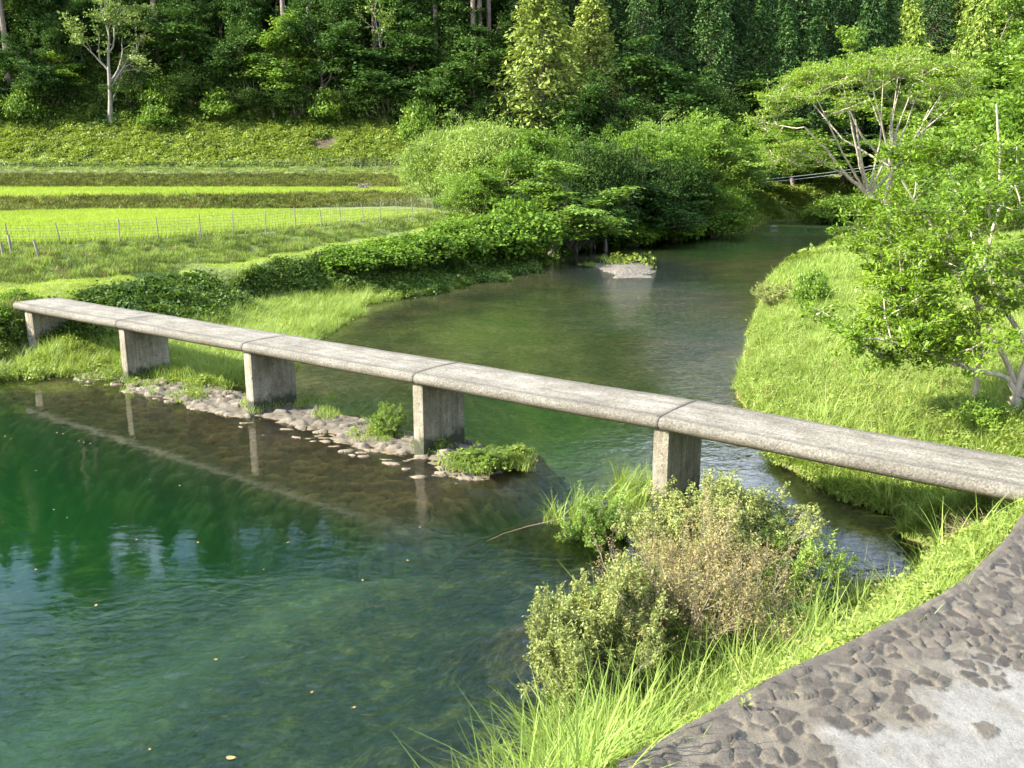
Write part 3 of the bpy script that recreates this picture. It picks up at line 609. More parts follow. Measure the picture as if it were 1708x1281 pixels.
F_NEAR = foliage("oak_leaves", [(.06, .12, .012), (.13, .22, .018), (.25, .35, .035)], .38, .4, .05, .9)
F_WILLOW = foliage("willow_leaves", [(.11, .14, .04), (.22, .255, .085), (.34, .37, .15)], .3, .5, .04, 1.5)
F_GRASS = foliage("grass_blades", [(.10, .16, .028), (.19, .275, .055), (.33, .40, .13)], .4, .5, .04, .45)
F_LAWN = foliage("path_grass", [(.14, .20, .035), (.235, .31, .055), (.32, .39, .09)], .35, .6, .02, .35)
F_RICE = foliage("rice_blades", [(.14, .218, .028), (.225, .312, .042), (.305, .375, .075)], .4, .5, .03, .12)
F_OLIVE = foliage("rough_grass", [(.045, .075, .018), (.085, .125, .026), (.15, .185, .05)], .25, .6, .02, .3)
F_COVER = foliage("cover_leaves", [(.07, .12, .022), (.16, .225, .045), (.27, .33, .08)], .35, .55, .03, .35)
F_UNDER = foliage("under_leaves", [(.03, .065, .014), (.06, .11, .022), (.11, .17, .035)], .3, .55, .03, .35)
F_DRY = foliage("dry_leaves", [(.16, .11, .055), (.28, .20, .11), (.42, .32, .19)], .15, .8, .01, 1., (1, .9, .7))
F_PINK = foliage("silk_flowers", [(.45, .20, .20), (.6, .3, .28), (.7, .42, .38)], .3, .8, .01, 1., (1, .9, .9))

def r_(k): return np.random.default_rng(k)
# cedar: tall narrow cone of drooping sprays
def make_cedar(key, seed, h=20., rad=2.7, base=.18, nb=260, ml=F_CEDAR, mw=BK_CEDAR, nl=36, ls=.38):
    r = r_(seed); ch = [(np.array([[0, 0, -.5], [0, 0, h * .3], [0, 0, h * .65], [0, 0, h * .97]]), [h * .017, h * .014, h * .008, .03])]; parts = []
    C = []; D = []
    for i in range(nb):
        f = base + (1 - base) * (i + r.random()) / nb; zz = h * f; rr = rad * (1 - ((f - base) / (1 - base)) ** 1.35) * (.75 + .45 * r.random()) * min(1, .55 + 3 * (f - base) / (1 - base) + .35) + .15
        a = i * 2.399 + r.random() * .8; u = np.array([math.cos(a), math.sin(a), 0])
        tip = u * rr + np.array([0, 0, zz - rr * .22]); root = np.array([0, 0, zz + rr * .1])
        ch.append((np.array([root, (root + tip) / 2 + [0, 0, .05 * rr], tip]), [.05, .03, .01]))
        for w, kk in ((.35, nl // 3), (.7, nl // 2), (1.0, nl // 2)):
            q = root + (tip - root) * w; C.append(q + r.normal(size=(kk, 3)) * np.array([.34, .34, .26]) * (.35 + rr / rad * .75)); D.append(np.repeat(u[None] * .6 + np.array([[0, 0, -.35]]), kk, 0) + r.normal(size=(kk, 3)) * .45)
    C = np.concatenate(C); D = np.concatenate(D)
    lf = leaf_mesh(C, ls, ls * .42, r, None, .3, .15, D); proto(key, tubes(ch, 5), lf, mw, ml)
make_cedar("cedar_a", 1); make_cedar("cedar_b", 2, 22, 2.4, .25); make_cedar("cedar_c", 3, 18, 3.0, .12, 210)
make_cedar("cedar_hi", 4, 21, 2.2, .58, 150)                     # bare stem, high crown
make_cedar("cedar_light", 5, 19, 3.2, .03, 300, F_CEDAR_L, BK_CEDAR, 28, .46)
F_HILL = foliage("hill_leaves_sunlit", [(.10, .16, .035), (.19, .27, .06), (.30, .38, .11)], .3, .6, .02)  # pale green raised further, hillside sunshine put into the leaf colour
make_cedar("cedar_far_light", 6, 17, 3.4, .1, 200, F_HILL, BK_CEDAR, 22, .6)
# broadleaf trees, 10 m tall
def make_broad(key, seed, S, h, rad, ml, mw, n, cr, fz, Ln, Wd, lean=(0, 0, 1), up=.3, jit=.8, names=('trunk', 'crown'), extra=None, L0=None, stems=1, out=None, sides=5):
    r = r_(seed); ch = []; tips = []
    for k in range(stems):
        d = np.array(lean, float) + (r.normal(size=3) * .35 * (stems > 1)) * [1, 1, 0]; grow(r, (r.normal() * .05 * (stems > 1), r.normal() * .05 * (stems > 1), -.15), d, L0 or h * .5, rad, 0, S, ch, tips)
    lf = clump(r, tips, n, cr, fz, Ln, Wd, up, np.array(out) if out is not None else np.array([0, 0, h * .45]), jit)
    if extra: lf = extra(lf, tips, r)
    proto(key, tubes(ch, sides), lf, mw, ml, names); return tips
SB = [dict(n=7, ratio=.62, ang=.95, up=.02, wob=.07, start=.3), dict(n=4, ratio=.6, ang=.8, up=.03, wob=.15, start=.3, flat=.6), dict(n=3, ratio=.6, ang=.7, up=.02, wob=.2, start=.3, flat=.5), dict(n=0, wob=.2, up=0, k=3)]
make_broad("broad_a", 11, SB, 10, .17, F_BROAD, BK, 24, .55, .45, .20, .12)
make_broad("broad_b", 12, SB, 10, .16, F_BROAD, BK, 24, .55, .4, .20, .12)
make_broad("broad_c", 13, SB, 10, .16, F_BROAD_L, BK, 24, .5, .38, .19, .11)
SM = [dict(n=6, ratio=.72, ang=.55, up=.05, wob=.05, start=.22), dict(n=4, ratio=.6, ang=.6, up=.05, wob=.12, start=.3), dict(n=3, ratio=.6, ang=.7, up=.0, wob=.18, start=.3, flat=.5), dict(n=0, wob=.2, up=0, k=3)]
make_broad("maple", 14, SM, 17, .30, foliage("maple_leaves", [(.09, .15, .04), (.16, .23, .07), (.25, .32, .11)], .3, .5, .04), BK_GREY, 14, .66, .35, .26, .17, L0=9)
make_broad("slim", 15, SM, 12, .13, F_BROAD_L, BK_PALE, 5, .5, .35, .26, .14, L0=7)
# round leafy bank shrubs and vine mounds, 1 unit high dome built at real size 4 m
def make_mound(key, seed, rx, h, ml, n, Ln, Wd, lumps=16, lr=.42, mw=BK, depth=.35, up=.45, names=('stems', 'foliage')):
    """irregular dome: many overlapping leafy lumps on arching stems"""
    r = r_(seed); ch = []; P = []; O = []
    for i in range(lumps):
        a = r.random() * 6.283; f = math.sqrt(r.random()) * .8; el = h * (1 - f * f) ** .5
        zc = el * (.35 + .5 * r.random()) if f < .8 else el * .5 * r.random() + .15 * h; c = np.array([rx * f * math.cos(a), rx * f * math.sin(a), zc]); R_ = lr * (.55 + .8 * r.random()) * min(rx, h) 
        ch.append((np.array([[0, 0, -.1], c * [.4, .4, .6], c]) + r.normal(size=(3, 3)) * .03 * h, [h * .012, h * .008, h * .004]))
        k = int(n / lumps * (.5 + r.random()) / 18) + 4; q = unit(r.normal(size=(k, 3))); q[:, 2] = np.where(r.random(k) < .7, np.abs(q[:, 2]), q[:, 2])
        rr = R_ * (1 - depth * r.random((k, 1)) ** 1.5 + .12 * r.normal(size=(k, 1))); pc = np.repeat(c + q * rr * [1, 1, .75], 18, 0); P.append(pc + r.normal(size=pc.shape) * Ln * np.array([1.25, 1.25, .55]) + np.repeat(q * [1, 1, .2], 18, 0) * (r.random((len(pc), 1)) * Ln * 2)); O.append(np.repeat(c[None], len(pc), 0))
    # shoots sticking out
    for i in range(lumps * 3):
        a = r.random() * 6.283; f = math.sqrt(r.random()) * .95; b0 = np.array([rx * f * math.cos(a), rx * f * math.sin(a), h * (1 - f * f) ** .5 * .72]); d = unit(b0 * [1, 1, .8] + np.array([0, 0, h * .7]) + r.normal(size=3) * h * .25)
        L_ = h * (.12 + .26 * r.random()); t = np.linspace(0, 1, 12)[:, None]; q = b0 + d * t * L_ + r.normal(size=(12, 3)) * Ln * .5; P.append(q); O.append(np.repeat((b0 - d)[None], 12, 0))
        ch.append((np.array([b0 - d * L_ * .5, b0, b0 + d * L_]), [h * .005, h * .004, h * .0015]))
    P = np.concatenate(P); O = np.concatenate(O); k = P[:, 2] > .0; P = P[k]; O = O[k]
    proto(key, tubes(ch, 4), leaf_mesh(P, Ln, Wd, r, O, up), mw, ml, names)
make_mound("mound_a", 21, 3.2, 4.2, F_BUSH, 26000, .15, .095, 20); make_mound("mound_b", 22, 3.6, 3.6, F_BUSH, 26000, .14, .09, 18); make_mound("mound_dark", 23, 3.4, 4.4, F_THICKET_SHADE, 24000, .16, .09, 20)
make_mound("mound_light", 24, 3.2, 3.8, F_BROAD_L, 26000, .15, .08, 20); make_mound("bamboo", 25, 2.6, 4.6, F_BAMBOO, 26000, .22, .05, 22, .38, F_BAMBOO, up=.2)
make_mound("kudzu", 26, 1.5, 1.5, F_BUSH, 5200, .15, .12, 20, .34); make_mound("kudzu_b", 27, 1.3, 1.7, F_BUSH, 5200, .14, .11, 18, .36)
make_mound("low_bush", 28, 1.2, 1.0, F_BROAD_L, 3600, .14, .08, 14, .4)
# near willow-like bushes with twiggy stems
SW = [dict(n=6, ratio=.55, ang=.5, up=.03, wob=.13, start=.2, k=6), dict(n=5, ratio=.6, ang=.6, up=.06, wob=.16, start=.2, k=5), dict(n=0, wob=.12, up=.08, k=6)]
def make_willow(key, seed, h, spread, stems, ml, n, Ln=.042, Wd=.015, mw=BK_GREY, cr=.05, rad=.014, bare=0.):
    r = r_(seed); ch = []; tips = []
    for k in range(stems):
        a = r.random() * 6.283; q = r.random() ** .6 * spread; d = np.array([math.cos(a) * q, math.sin(a) * q, 1.]); grow(r, (math.cos(a) * .12 * q, math.sin(a) * .12 * q, -.08), d, h * .62 * (.7 + .4 * r.random()) * math.sqrt(1 + q * q * .3), rad, 0, SW, ch, tips)
    if bare: tips = [t for t in tips if r.random() > bare]
    proto(key, tubes(ch, 4), clump(r, tips, n, cr, 1.0, Ln, Wd, .35, None, .6), mw, ml, ('twigs', 'foliage'))
make_willow("willow_a", 31, 1.25, 1.1, 30, F_WILLOW, 8, .048, .018); make_willow("willow_b", 32, 1.1, 1.2, 28, F_WILLOW, 8, .048, .018)
make_willow("twiggy", 33, 1.3, 1.2, 24, foliage("faded_leaves", [(.13, .10, .055), (.21, .175, .085), (.27, .26, .11)], .25, .6, .02, 1.5), 3, .036, .013, simple_bark("twig_pale", (.15, .12, .085), (.30, .25, .18)), .05, .011, .25)
make_willow("willow_green", 34, 1.2, 1.2, 22, foliage("green_willow", [(.08, .15, .03), (.15, .24, .04), (.26, .35, .08)], .3, .5, .04, 1.5), 6, .05, .016)

# grass tufts
def make_tuft(key, seed, nb, h, w, spread, bend, ml, seg=3, lean=.35):
    r = r_(seed); V = []; Q = []; A = []; b = 0
    for i in range(nb):
        a = r.random() * 6.283; q = spread * math.sqrt(r.random()); base = np.array([q * math.cos(r.random() * 6.28), q * math.sin(r.random() * 6.28), -.02]); d = np.array([math.cos(a), math.sin(a), 0]); L_ = h * (.5 + .6 * r.random()); le = lean * r.random(); be = bend * (.3 + r.random())
        sd_ = np.array([-d[1], d[0], 0]); rows = []
        for k in range(seg + 1):
            t = k / seg; c = base + np.array([0, 0, 1.]) * L_ * (t - .38 * be * t * t) + d * L_ * (le * t + be * .8 * t * t); ww = w * (1 - t ** 1.6) * .5 + .0006
            rows += [c + sd_ * ww, c - sd_ * ww + d * ww * .5]
        V += rows; 
        for k in range(seg): Q.append([b + 2 * k, b + 2 * k + 1, b + 2 * k + 3, b + 2 * k + 2])
        A += [r.random()] * len(rows); b += len(rows)
    me = mesh(key, V, np.array(Q), ml, False, dict(rnd=A)); TUFT[key] = bpy.data.objects.new(key, me)
TUFT = {}
make_tuft("grass_a", 41, 26, .42, .010, .16, .55, F_GRASS); make_tuft("grass_b", 42, 22, .52, .012, .14, .75, F_GRASS); make_tuft("grass_c", 43, 34, .26, .009, .18, .45, F_GRASS)
make_tuft("reed", 44, 16, .95, .018, .12, .8, F_GRASS, 5); make_tuft("lawn", 45, 30, .11, .012, .22, .5, F_LAWN, 2); make_tuft("rice", 46, 20, .36, .012, .09, .35, F_RICE, 3, .25)
make_tuft("far_grass", 47, 22, .45, .035, .32, .6, F_GRASS, 2); make_tuft("far_lawn", 48, 26, .15, .04, .4, .5, F_LAWN, 2); make_tuft("far_rice", 49, 24, .38, .03, .28, .3, F_RICE, 2, .25)
F_BANK = foliage("bank_weeds", [(.05, .06, .018), (.10, .11, .03), (.18, .17, .06)], .2, .7, .01, .3)
make_tuft("bank_rough", 60, 30, .42, .05, .4, .7, F_BANK, 2); make_tuft("far_rough", 58, 26, .30, .04, .4, .6, F_OLIVE, 2); make_tuft("rough", 59, 30, .22, .012, .2, .6, F_OLIVE, 2)
make_tuft("dry_tuft", 50, 14, .35, .012, .14, .8, F_DRY, 3)
make_tuft("straw", 61, 16, .34, .008, .18, .9, foliage("straw_blades", [(.16, .14, .06), (.27, .24, .11), (.40, .36, .19)], .2, .7, .01, 1.), 3, .6)
def make_cover(key, seed, n, rad, h, Ln, Wd, ml):
    r = r_(seed); P = r.normal(size=(n, 3)) * [rad * .5, rad * .5, 0]; P[:, 2] = h * r.random(n) ** .7 * np.exp(-(P[:, 0] ** 2 + P[:, 1] ** 2) / rad ** 2)
    v, q, a = leaf_mesh(P, Ln, Wd, r, None, .7); TUFT[key] = bpy.data.objects.new(key, mesh(key, v, q, ml, False, dict(rnd=a)))
make_cover("cover_a", 51, 90, .5, .45, .15, .10, F_COVER); make_cover("cover_b", 52, 70, .55, .7, .20, .12, F_COVER); make_cover("cover_near", 53, 120, .25, .28, .06, .04, F_COVER)
make_cover("ivy", 54, 70, .35, .3, .11, .085, F_UNDER); make_cover("under", 55, 90, .9, 1.0, .30, .17, F_UNDER); make_cover("under_b", 56, 70, .7, .6, .22, .13, F_COVER)
make_cover("weed_stalk", 62, 40, .10, .62, .05, .022, F_WILLOW); make_cover("moss", 57, 60, .12, .05, .03, .02, F_LAWN)
def scatter(name, label, cat, P, kinds, smin=.7, smax=1.3, seed=0, tilt=.12):
    """countless small plants: one object, instanced by geometry nodes on its own points"""
    r = r_(seed); n = len(P); me = bpy.data.meshes.new(name); me.vertices.add(n); me.vertices.foreach_set("co", np.asarray(P, np.float32).ravel())
    pr = np.array([k[1] for k in kinds], float); ix = r.choice(len(kinds), n, p=pr / pr.sum())
    a = me.attributes.new("kidx", 'INT', 'POINT'); a.data.foreach_set("value", ix.astype(np.int32))
    a = me.attributes.new("scl", 'FLOAT', 'POINT'); a.data.foreach_set("value", (smin + (smax - smin) * r.random(n)).astype(np.float32))
    rot = np.stack([r.normal(size=n) * tilt, r.normal(size=n) * tilt, r.random(n) * 6.283], -1)
    a = me.attributes.new("rot", 'FLOAT_VECTOR', 'POINT'); a.data.foreach_set("vector", rot.astype(np.float32).ravel())
    o = link(name, me); tag(o, label, cat, None, 'stuff')
    ng = bpy.data.node_groups.new(name, 'GeometryNodeTree'); ng.interface.new_socket("Geometry", in_out='INPUT', socket_type='NodeSocketGeometry'); ng.interface.new_socket("Geometry", in_out='OUTPUT', socket_type='NodeSocketGeometry')
    gi = ng.nodes.new("NodeGroupInput"); go = ng.nodes.new("NodeGroupOutput"); jn = ng.nodes.new("GeometryNodeJoinGeometry")
    def na(nm, ty): q = ng.nodes.new("GeometryNodeInputNamedAttribute"); q.data_type = ty; q.inputs[0].default_value = nm; return q.outputs[0]
    s_, ro, ki = na("scl", 'FLOAT'), na("rot", 'FLOAT_VECTOR'), na("kidx", 'INT')
    er = ng.nodes.new("FunctionNodeEulerToRotation"); ng.links.new(ro, er.inputs[0])
    for k, (kn, _) in enumerate(kinds):
        oi = ng.nodes.new("GeometryNodeObjectInfo"); oi.inputs[0].default_value = TUFT[kn]
        cm = ng.nodes.new("FunctionNodeCompare"); cm.data_type = 'INT'; cm.operation = 'EQUAL'; ng.links.new(ki, cm.inputs[2]); cm.inputs[3].default_value = k
        ip = ng.nodes.new("GeometryNodeInstanceOnPoints"); ng.links.new(gi.outputs[0], ip.inputs[0]); ng.links.new(cm.outputs[0], ip.inputs["Selection"]); ng.links.new(oi.outputs["Geometry"], ip.inputs["Instance"])
        ng.links.new(er.outputs[0], ip.inputs["Rotation"]); ng.links.new(s_, ip.inputs["Scale"]); ng.links.new(ip.outputs[0], jn.inputs[0])
    ng.links.new(jn.outputs[0], go.inputs[0]); md = o.modifiers.new("scatter", 'NODES'); md.node_group = ng
    return o
def fan(n, r0, r1, a0, a1, seed, pw=1.0):
    """random ground points, denser towards the path where the survey stands"""
    r = r_(seed); rr = r0 * (r1 / r0) ** (r.random(n) ** pw); th = np.radians(a0 + (a1 - a0) * r.random(n)); return rr * np.sin(th), rr * np.cos(th)
P_PATH = [p for p in lines['po']] + [p for p in lines['pi']][::-1]
P_PAD1 = [p for p in lines['fl']] + [p for p in lines['p1b']][::-1]
P_PAD2 = [p for p in lines['p2f']] + [p for p in lines['p2b']][::-1]
def land(x, y, zmin=.03):
    z = ground(x, y); tb_, sb_ = to_bridge(x, y)
    k = (z > zmin) & ~inpoly(x, y, PP) & ~((tb_ > -5.4) & (tb_ < 20.2) & (sb_ > -.05) & (sb_ < 1.42) & (z > .9))
    return k, z
def pack(x, y, z, m): return np.stack([x[m], y[m], z[m]], -1)

# right bank meadow
x, y = fan(60000, 9.5, 75, -2, 34, 101, .9); k, z = land(x, y); rb = k & (x > np.interp(y, [8, 12, 16, 22, 30, 45, 70, 90], [3., 3.4, 3.4, 4.5, 6.5, 9, 24, 36])) & (z < 3) & (to_bridge(x, y)[1] > .5)
right_zone = rb; m_ = rb & (np.hypot(x, y) < 40); scatter("meadow_grass", "tall bright meadow grass covering the sunlit right bank", "grass", pack(x, y, z, m_), [("grass_a", 3), ("grass_b", 1.6), ("grass_c", 4), ("reed", .12), ("dry_tuft", .25), ("straw", .45), ("cover_near", 2.2), ("weed_stalk", .5)], .6, 1.1, 1, .25)
m_ = rb & (np.hypot(x, y) >= 40); scatter("meadow_grass", "far end of the meadow grass under the spreading silk tree", "grass", pack(x, y, z, m_), [("far_grass", 3)], .8, 1.4, 2)
# near shore strip below the cobbled ramp, and the bar
x, y = fan(26000, 3.0, 13, -12, 42, 102, .9); k, z = land(x, y); dn_ = dist_line(x, y, NW); m_ = k & ~rb[:1].any() if False else k & ((inpoly(x, y, BAR) & (r_(5).random(len(x)) < .5)) | (dist_line(x, y, PE + [BR(20.15, -.1)]) < np.where(x > 3.4, 1.1, 2.2))) & (to_bridge(x, y)[1] < .2) & (np.hypot(x - W(1630, 893, .5)[0], y - W(1630, 893, .5)[1]) > .85)
scatter("shore_grass", "fresh lime green grass strip between cobbled ramp and river", "grass", pack(x, y, z, m_), [("grass_c", 6), ("grass_a", 2), ("cover_near", 2.6), ("grass_b", .6), ("straw", .35), ("weed_stalk", .25)], .45, .9, 3, .25)
m_ = m_ & (dn_ < 1.0) & (r_(6).random(len(x)) < .10); scatter("reeds", "long arching reed blades along the edge of the near shore", "reeds", pack(x, y, z, m_), [("reed", 1)], .5, 1.0, 4, .2)
# left bank low grass, steep bank, path
x, y = fan(60000, 18, 75, -40, 8, 103, .8); k, z = land(x, y, -.03); inl = k & (z < 3.) & ~inpoly(x, y, P_PATH) & ~inpoly(x, y, P_PAD1) & ~inpoly(x, y, P_PAD2) & (x < np.interp(y, [10, 20, 30, 50, 80], [-5, -5, -3, 3, 8]))
dpo = dist_line(x, y, lines['po']); dfl = dist_line(x, y, lines['fl']); dpi = dist_line(x, y, lines['pi']); lowz = inl & (z < .45) & (y < 38)
scatter("bank_grass", "lush low grass patch at the foot of the left bank behind the footbridge", "grass", pack(x, y, z, lowz & (r_(1).random(len(x)) < .75)), [("grass_b", 3), ("grass_a", 3), ("cover_near", 1)], .8, 1.35, 5, .25)
steep = inl & ~lowz & (z < 2.2) & (dpo < dpi)
scatter("bank_ivy", "dark leafy creepers on the steep bank below the grass path", "ground cover", pack(x, y, z, steep & (dpo > .35)), [("ivy", 3), ("cover_near", 1), ("grass_c", 1.5)], .7, 1.3, 6, .5)
slope = inl & ~lowz & ~steep
scatter("slope_grass", "yellow green grass on the slope between path and netted paddy", "grass", pack(x, y, z, slope | (steep & (dpo <= .4))), [("rough", 5), ("lawn", 1), ("grass_c", 1.5), ("dry_tuft", .15)], .7, 1.4, 7)
po_ = np.array(resamp([p for p in lines['po'][2:]], .004)); ri = r_(33); kk_ = ri.integers(0, len(po_) - 1, 5200); tg = unit((po_[kk_ + 1] - po_[kk_])[:, :2]); w_ = .08 + 1.3 * ri.random(5200)
xi = po_[kk_, 0] + tg[:, 1] * w_ + ri.normal(size=5200) * .05; yi = po_[kk_, 1] - tg[:, 0] * w_; zi = ground(xi, yi)
scatter("bank_ivy", "dark leafy creepers clothing the steep bank directly under the mown path", "ground cover", pack(xi, yi, zi, (zi > .15) & (zi < 2.0)), [("ivy", 4), ("rough", 1.5)], .6, 1.1, 34, .6)
x, y = fan(60000, 20, 75, -40, 2, 104, .9); k, z = land(x, y); m_ = k & inpoly(x, y, P_PATH)
scatter("path_grass", "short mown pale grass on the raised riverside path", "grass", pack(x, y, z, m_), [("lawn", 3)], .7, 1.1, 8)
# rice
r = r_(9); x = -40 + 44 * r.random(60000); y = 30 + 36 * r.random(60000); x = np.round(x / .32) * .32 + r.normal(size=60000) * .05; z = ground(x, y); m_ = inpoly(x, y, P_PAD1) & (dist_line(x, y, P_PAD1 + P_PAD1[:1]) > .5)
BK1 = [p for p in lines['p1b']] + [p for p in lines['p2f']][::-1]; BK2 = [p for p in lines['p2b']] + [np.array(p) for p in b3[1:5]][::-1]
r2 = r_(10); xx = -85 + 90 * r2.random(90000); yy = 55 + 55 * r2.random(90000); zz = ground(xx, yy); kk_ = inpoly(xx, yy, BK1) | (inpoly(xx, yy, BK2) & (zz < 5.0))
scatter("bank_weeds", "dark rough weeds on the banks between the rice terraces", "weeds", pack(xx, yy, zz, kk_), [("bank_rough", 3), ("far_rough", 1)], .6, 1.1, 30, .3)
scatter("rice", "bright green young rice filling the lower paddy behind the net fence", "rice", pack(x, y, z, m_ & (y < 66)), [("far_rice", 1)], .75, 1.15, 9)
x = -80 + 90 * r.random(26000); y = 60 + 48 * r.random(26000); z = ground(x, y); m_ = inpoly(x, y, P_PAD2) & (dist_line(x, y, P_PAD2 + P_PAD2[:1]) > 1.0)
scatter("rice", "bright green rice of the upper paddy on the second terrace", "rice", pack(x, y, z, m_), [("far_rice", 1)], 1.0, 1.5, 10)
# terraces, banks and the foot of the forest
x, y = fan(70000, 52, 160, -42, 3, 105, .6); k, z = land(x, y); m_ = k & ~inpoly(x, y, P_PAD1) & ~inpoly(x, y, P_PAD2) & ~inpoly(x, y, P_PATH) & (y > 52) & (earth.max() > 0)
er = np.zeros(len(x), bool)
for px, Y, z_, rr in [(540, 118.5, 8.5, 1.8), (672, 64, 3., 1.2)]: er |= np.hypot(x - X_at(px, Y, z_), y - Y) < rr
low = m_ & ~er & (y < 112.5) & (dist_line(x, y, lines['fl']) > .3); scatter("terrace_grass", "rough grass on the terrace banks around the rice paddies", "grass", pack(x, y, z, low), [("far_rough", 2.2), ("far_lawn", 2), ("far_grass", 1.2)], .6, 1.1, 11)
hi = m_ & ~er & (y >= 112.5) & (y < 127); scatter("weedy_slope", "sunlit tangle of weeds and vines on the bank below the forest", "ground cover", pack(x, y, z, hi), [("cover_a", 2), ("cover_b", 3), ("far_grass", 2), ("under_b", 1)], .8, 1.7, 12, .3)
x, y = fan(44000, 112, 225, -42, 36, 106, 1.); k, z = land(x, y); m_ = k & (z > np.where(x < X_at(720, 120), 11.3, 5.0)); scatter("forest_undergrowth", "shaded ferns and saplings covering the forest floor", "undergrowth", pack(x, y, z, m_), [("under", 3), ("under_b", 2)], .8, 1.8, 13, .3)
x, y = fan(16000, 50, 125, -3, 34, 107, .6); k, z = land(x, y, .1); m_ = k & ~(x < X_at(800, 60)) ; scatter("valley_cover", "leafy cover on the banks around the river bend", "ground cover", pack(x, y, z, m_ & ((y > 78) | (x < 18))), [("cover_b", 2), ("far_grass", 2), ("under_b", 2)], .8, 1.5, 14, .3)

# ------------------------------------------------------------------ trees shaped to fixed limbs
def curve3(a, b, r, n=6, sag=.12, wob=.04):
    a, b = np.array(a, float), np.array(b, float); L_ = np.linalg.norm(b - a); t = np.linspace(0, 1, n)[:, None]
    m_ = (a + b) / 2 + np.array([0, 0, -1.]) * sag * L_ + r.normal(size=3) * wob * L_
    P = (1 - t) ** 2 * a + 2 * t * (1 - t) * m_ + t * t * b; P[1:-1] += r.normal(size=(n - 2, 3)) * wob * .25 * L_; return P
def limb_tree(key, seed, limbs, targets, r_end, ml, mw, spray, nspray, nleaf, cr, fz, Ln, Wd, up=.3, twig=.012, sag=.1, out=None, bias=.6, sides=6, names=('trunk', 'crown')):
    r = r_(seed); ch = []; A = []; RA = []
    for pts_, r0, r1 in limbs:
        P = np.array(pts_, float); t = np.linspace(0, len(P) - 1, (len(P) - 1) * 4 + 1); Q = np.stack([np.interp(t, np.arange(len(P)), P[:, k]) for k in range(3)], -1); Q[1:-1] += r.normal(size=(len(Q) - 2, 3)) * r0 * .25
        Rr = np.linspace(r0, r1, len(Q)); ch.append((Q, Rr)); A.append(Q[3:]); RA.append(Rr[3:])
    A = np.concatenate(A); RA = np.concatenate(RA); tips = []
    for T in targets:
        d = np.linalg.norm(A - T, axis=1) + bias * np.maximum(0, A[:, 2] - T[2] + .3) * 3; i = int(np.argmin(d)); P = curve3(A[i], T, r, 7, sag)
        ch.append((P, np.linspace(min(RA[i] * .7, r_end * 3), r_end, len(P))))
        A = np.concatenate([A, P[3:5]]); RA = np.concatenate([RA, np.full(2, r_end * 1.6)])
        for k in range(nspray):
            j = 3 + int(r.integers(0, 4)); d_ = unit(unit(T - A[i]) * .5 + r.normal(size=3) * [1, 1, .5]); e = P[j] + d_ * spray * (.5 + .8 * r.random())
            ch.append((np.array([P[j], (P[j] + e) / 2 + r.normal(size=3) * .03 * spray, e]), [twig, twig * .7, twig * .4])); tips.append((e, d_)); tips.append(((e + P[j]) / 2, d_))
    proto(key, tubes(ch, sides), clump(r, tips, nleaf, cr, fz, Ln, Wd, up, out, .6), mw, ml, names); return tips
r = r_(61); T = []
while len(T) < 105:                                   # silk tree: wide layered umbrella, heavier to the left
    q = np.array([-2.6 + 8.6 * (2 * r.random() - 1), 6.5 * (2 * r.random() - 1), 0]); e = ((q[0] + 2.6) / 8.8) ** 2 + (q[1] / 6.6) ** 2
    if e > 1: continue
    q[2] = 9.0 + 4.6 * math.sqrt(1 - e) * (.74 + .26 * r.random()) + (q[0] + 2.6) * .10 + .9 * vnoise(q[0:1] * .45, q[1:2] * .45, 7)[0] - .4; T.append(q)
for k in range(16): T.append(np.array([-5.5 - 4 * r.random(), r.normal() * 2.2, 5.6 + 1.6 * r.random()]))
silk_limbs = [([(0, 0, -.3), (-.5, 0, 1.6), (-1.5, .1, 3.0)], .30, .20), ([(.5, .5, -.3), (.4, .4, 2.5), (.2, .2, 5.), (.4, .2, 8.5)], .22, .07),
              ([(-1.5, .1, 3.0), (-3.3, .4, 4.6), (-5.0, .6, 6.6), (-6.8, .4, 8.2)], .17, .06), ([(-1.5, .1, 3.0), (-2.6, -.8, 5.5), (-3.6, -1.6, 8.6)], .15, .05),
              ([(-.5, 0, 1.6), (.1, -.4, 5.0), (-.6, -.8, 9.0)], .17, .06), ([(.1, -.4, 5.0), (1.8, .3, 7.0), (3.0, 1.0, 9.5)], .12, .05), ([(.2, .2, 5.), (1.4, -1.2, 7.5), (3.6, -1.8, 9.8)], .11, .04),
              ([(-1.5, .1, 3.0), (-2.0, 1.6, 6.0), (-2.6, 2.8, 9.5)], .13, .05), ([(-3.3, .4, 4.6), (-6.0, -.6, 5.6), (-8.2, -.8, 6.6)], .09, .03)]
fr_ = r_(65)
for k in range(13):
    a0 = k / 12; st_ = [(-1.5, .1, 3.0), (.1, -.4, 5.0), (.2, .2, 5.)][k % 3]; en = (-7.0 + 11.5 * a0, fr_.normal() * 2.2, 10.2 + 1.6 * math.sin(math.pi * a0)); md_ = tuple(np.array(st_) * .5 + np.array(en) * .5 + [fr_.normal() * .3, 0, -.5]); silk_limbs.append(([st_, md_, en], .10, .035))
limb_tree("silk", 62, silk_limbs, T, .035, F_SILK, BK_PALE, 1.0, 6, 30, .70, .20, .20, .08, .5, .022, .12, None)
wm, lm, nm = PROTO["silk"]; sp = W(1475, 385, .7); silk = plant("silk", "silk_tree", "wide umbrella shaped silk tree with bare pale limbs beside the river bend", "tree", (sp[0], sp[1], gnd(sp[0], sp[1])), 0, 1.0)
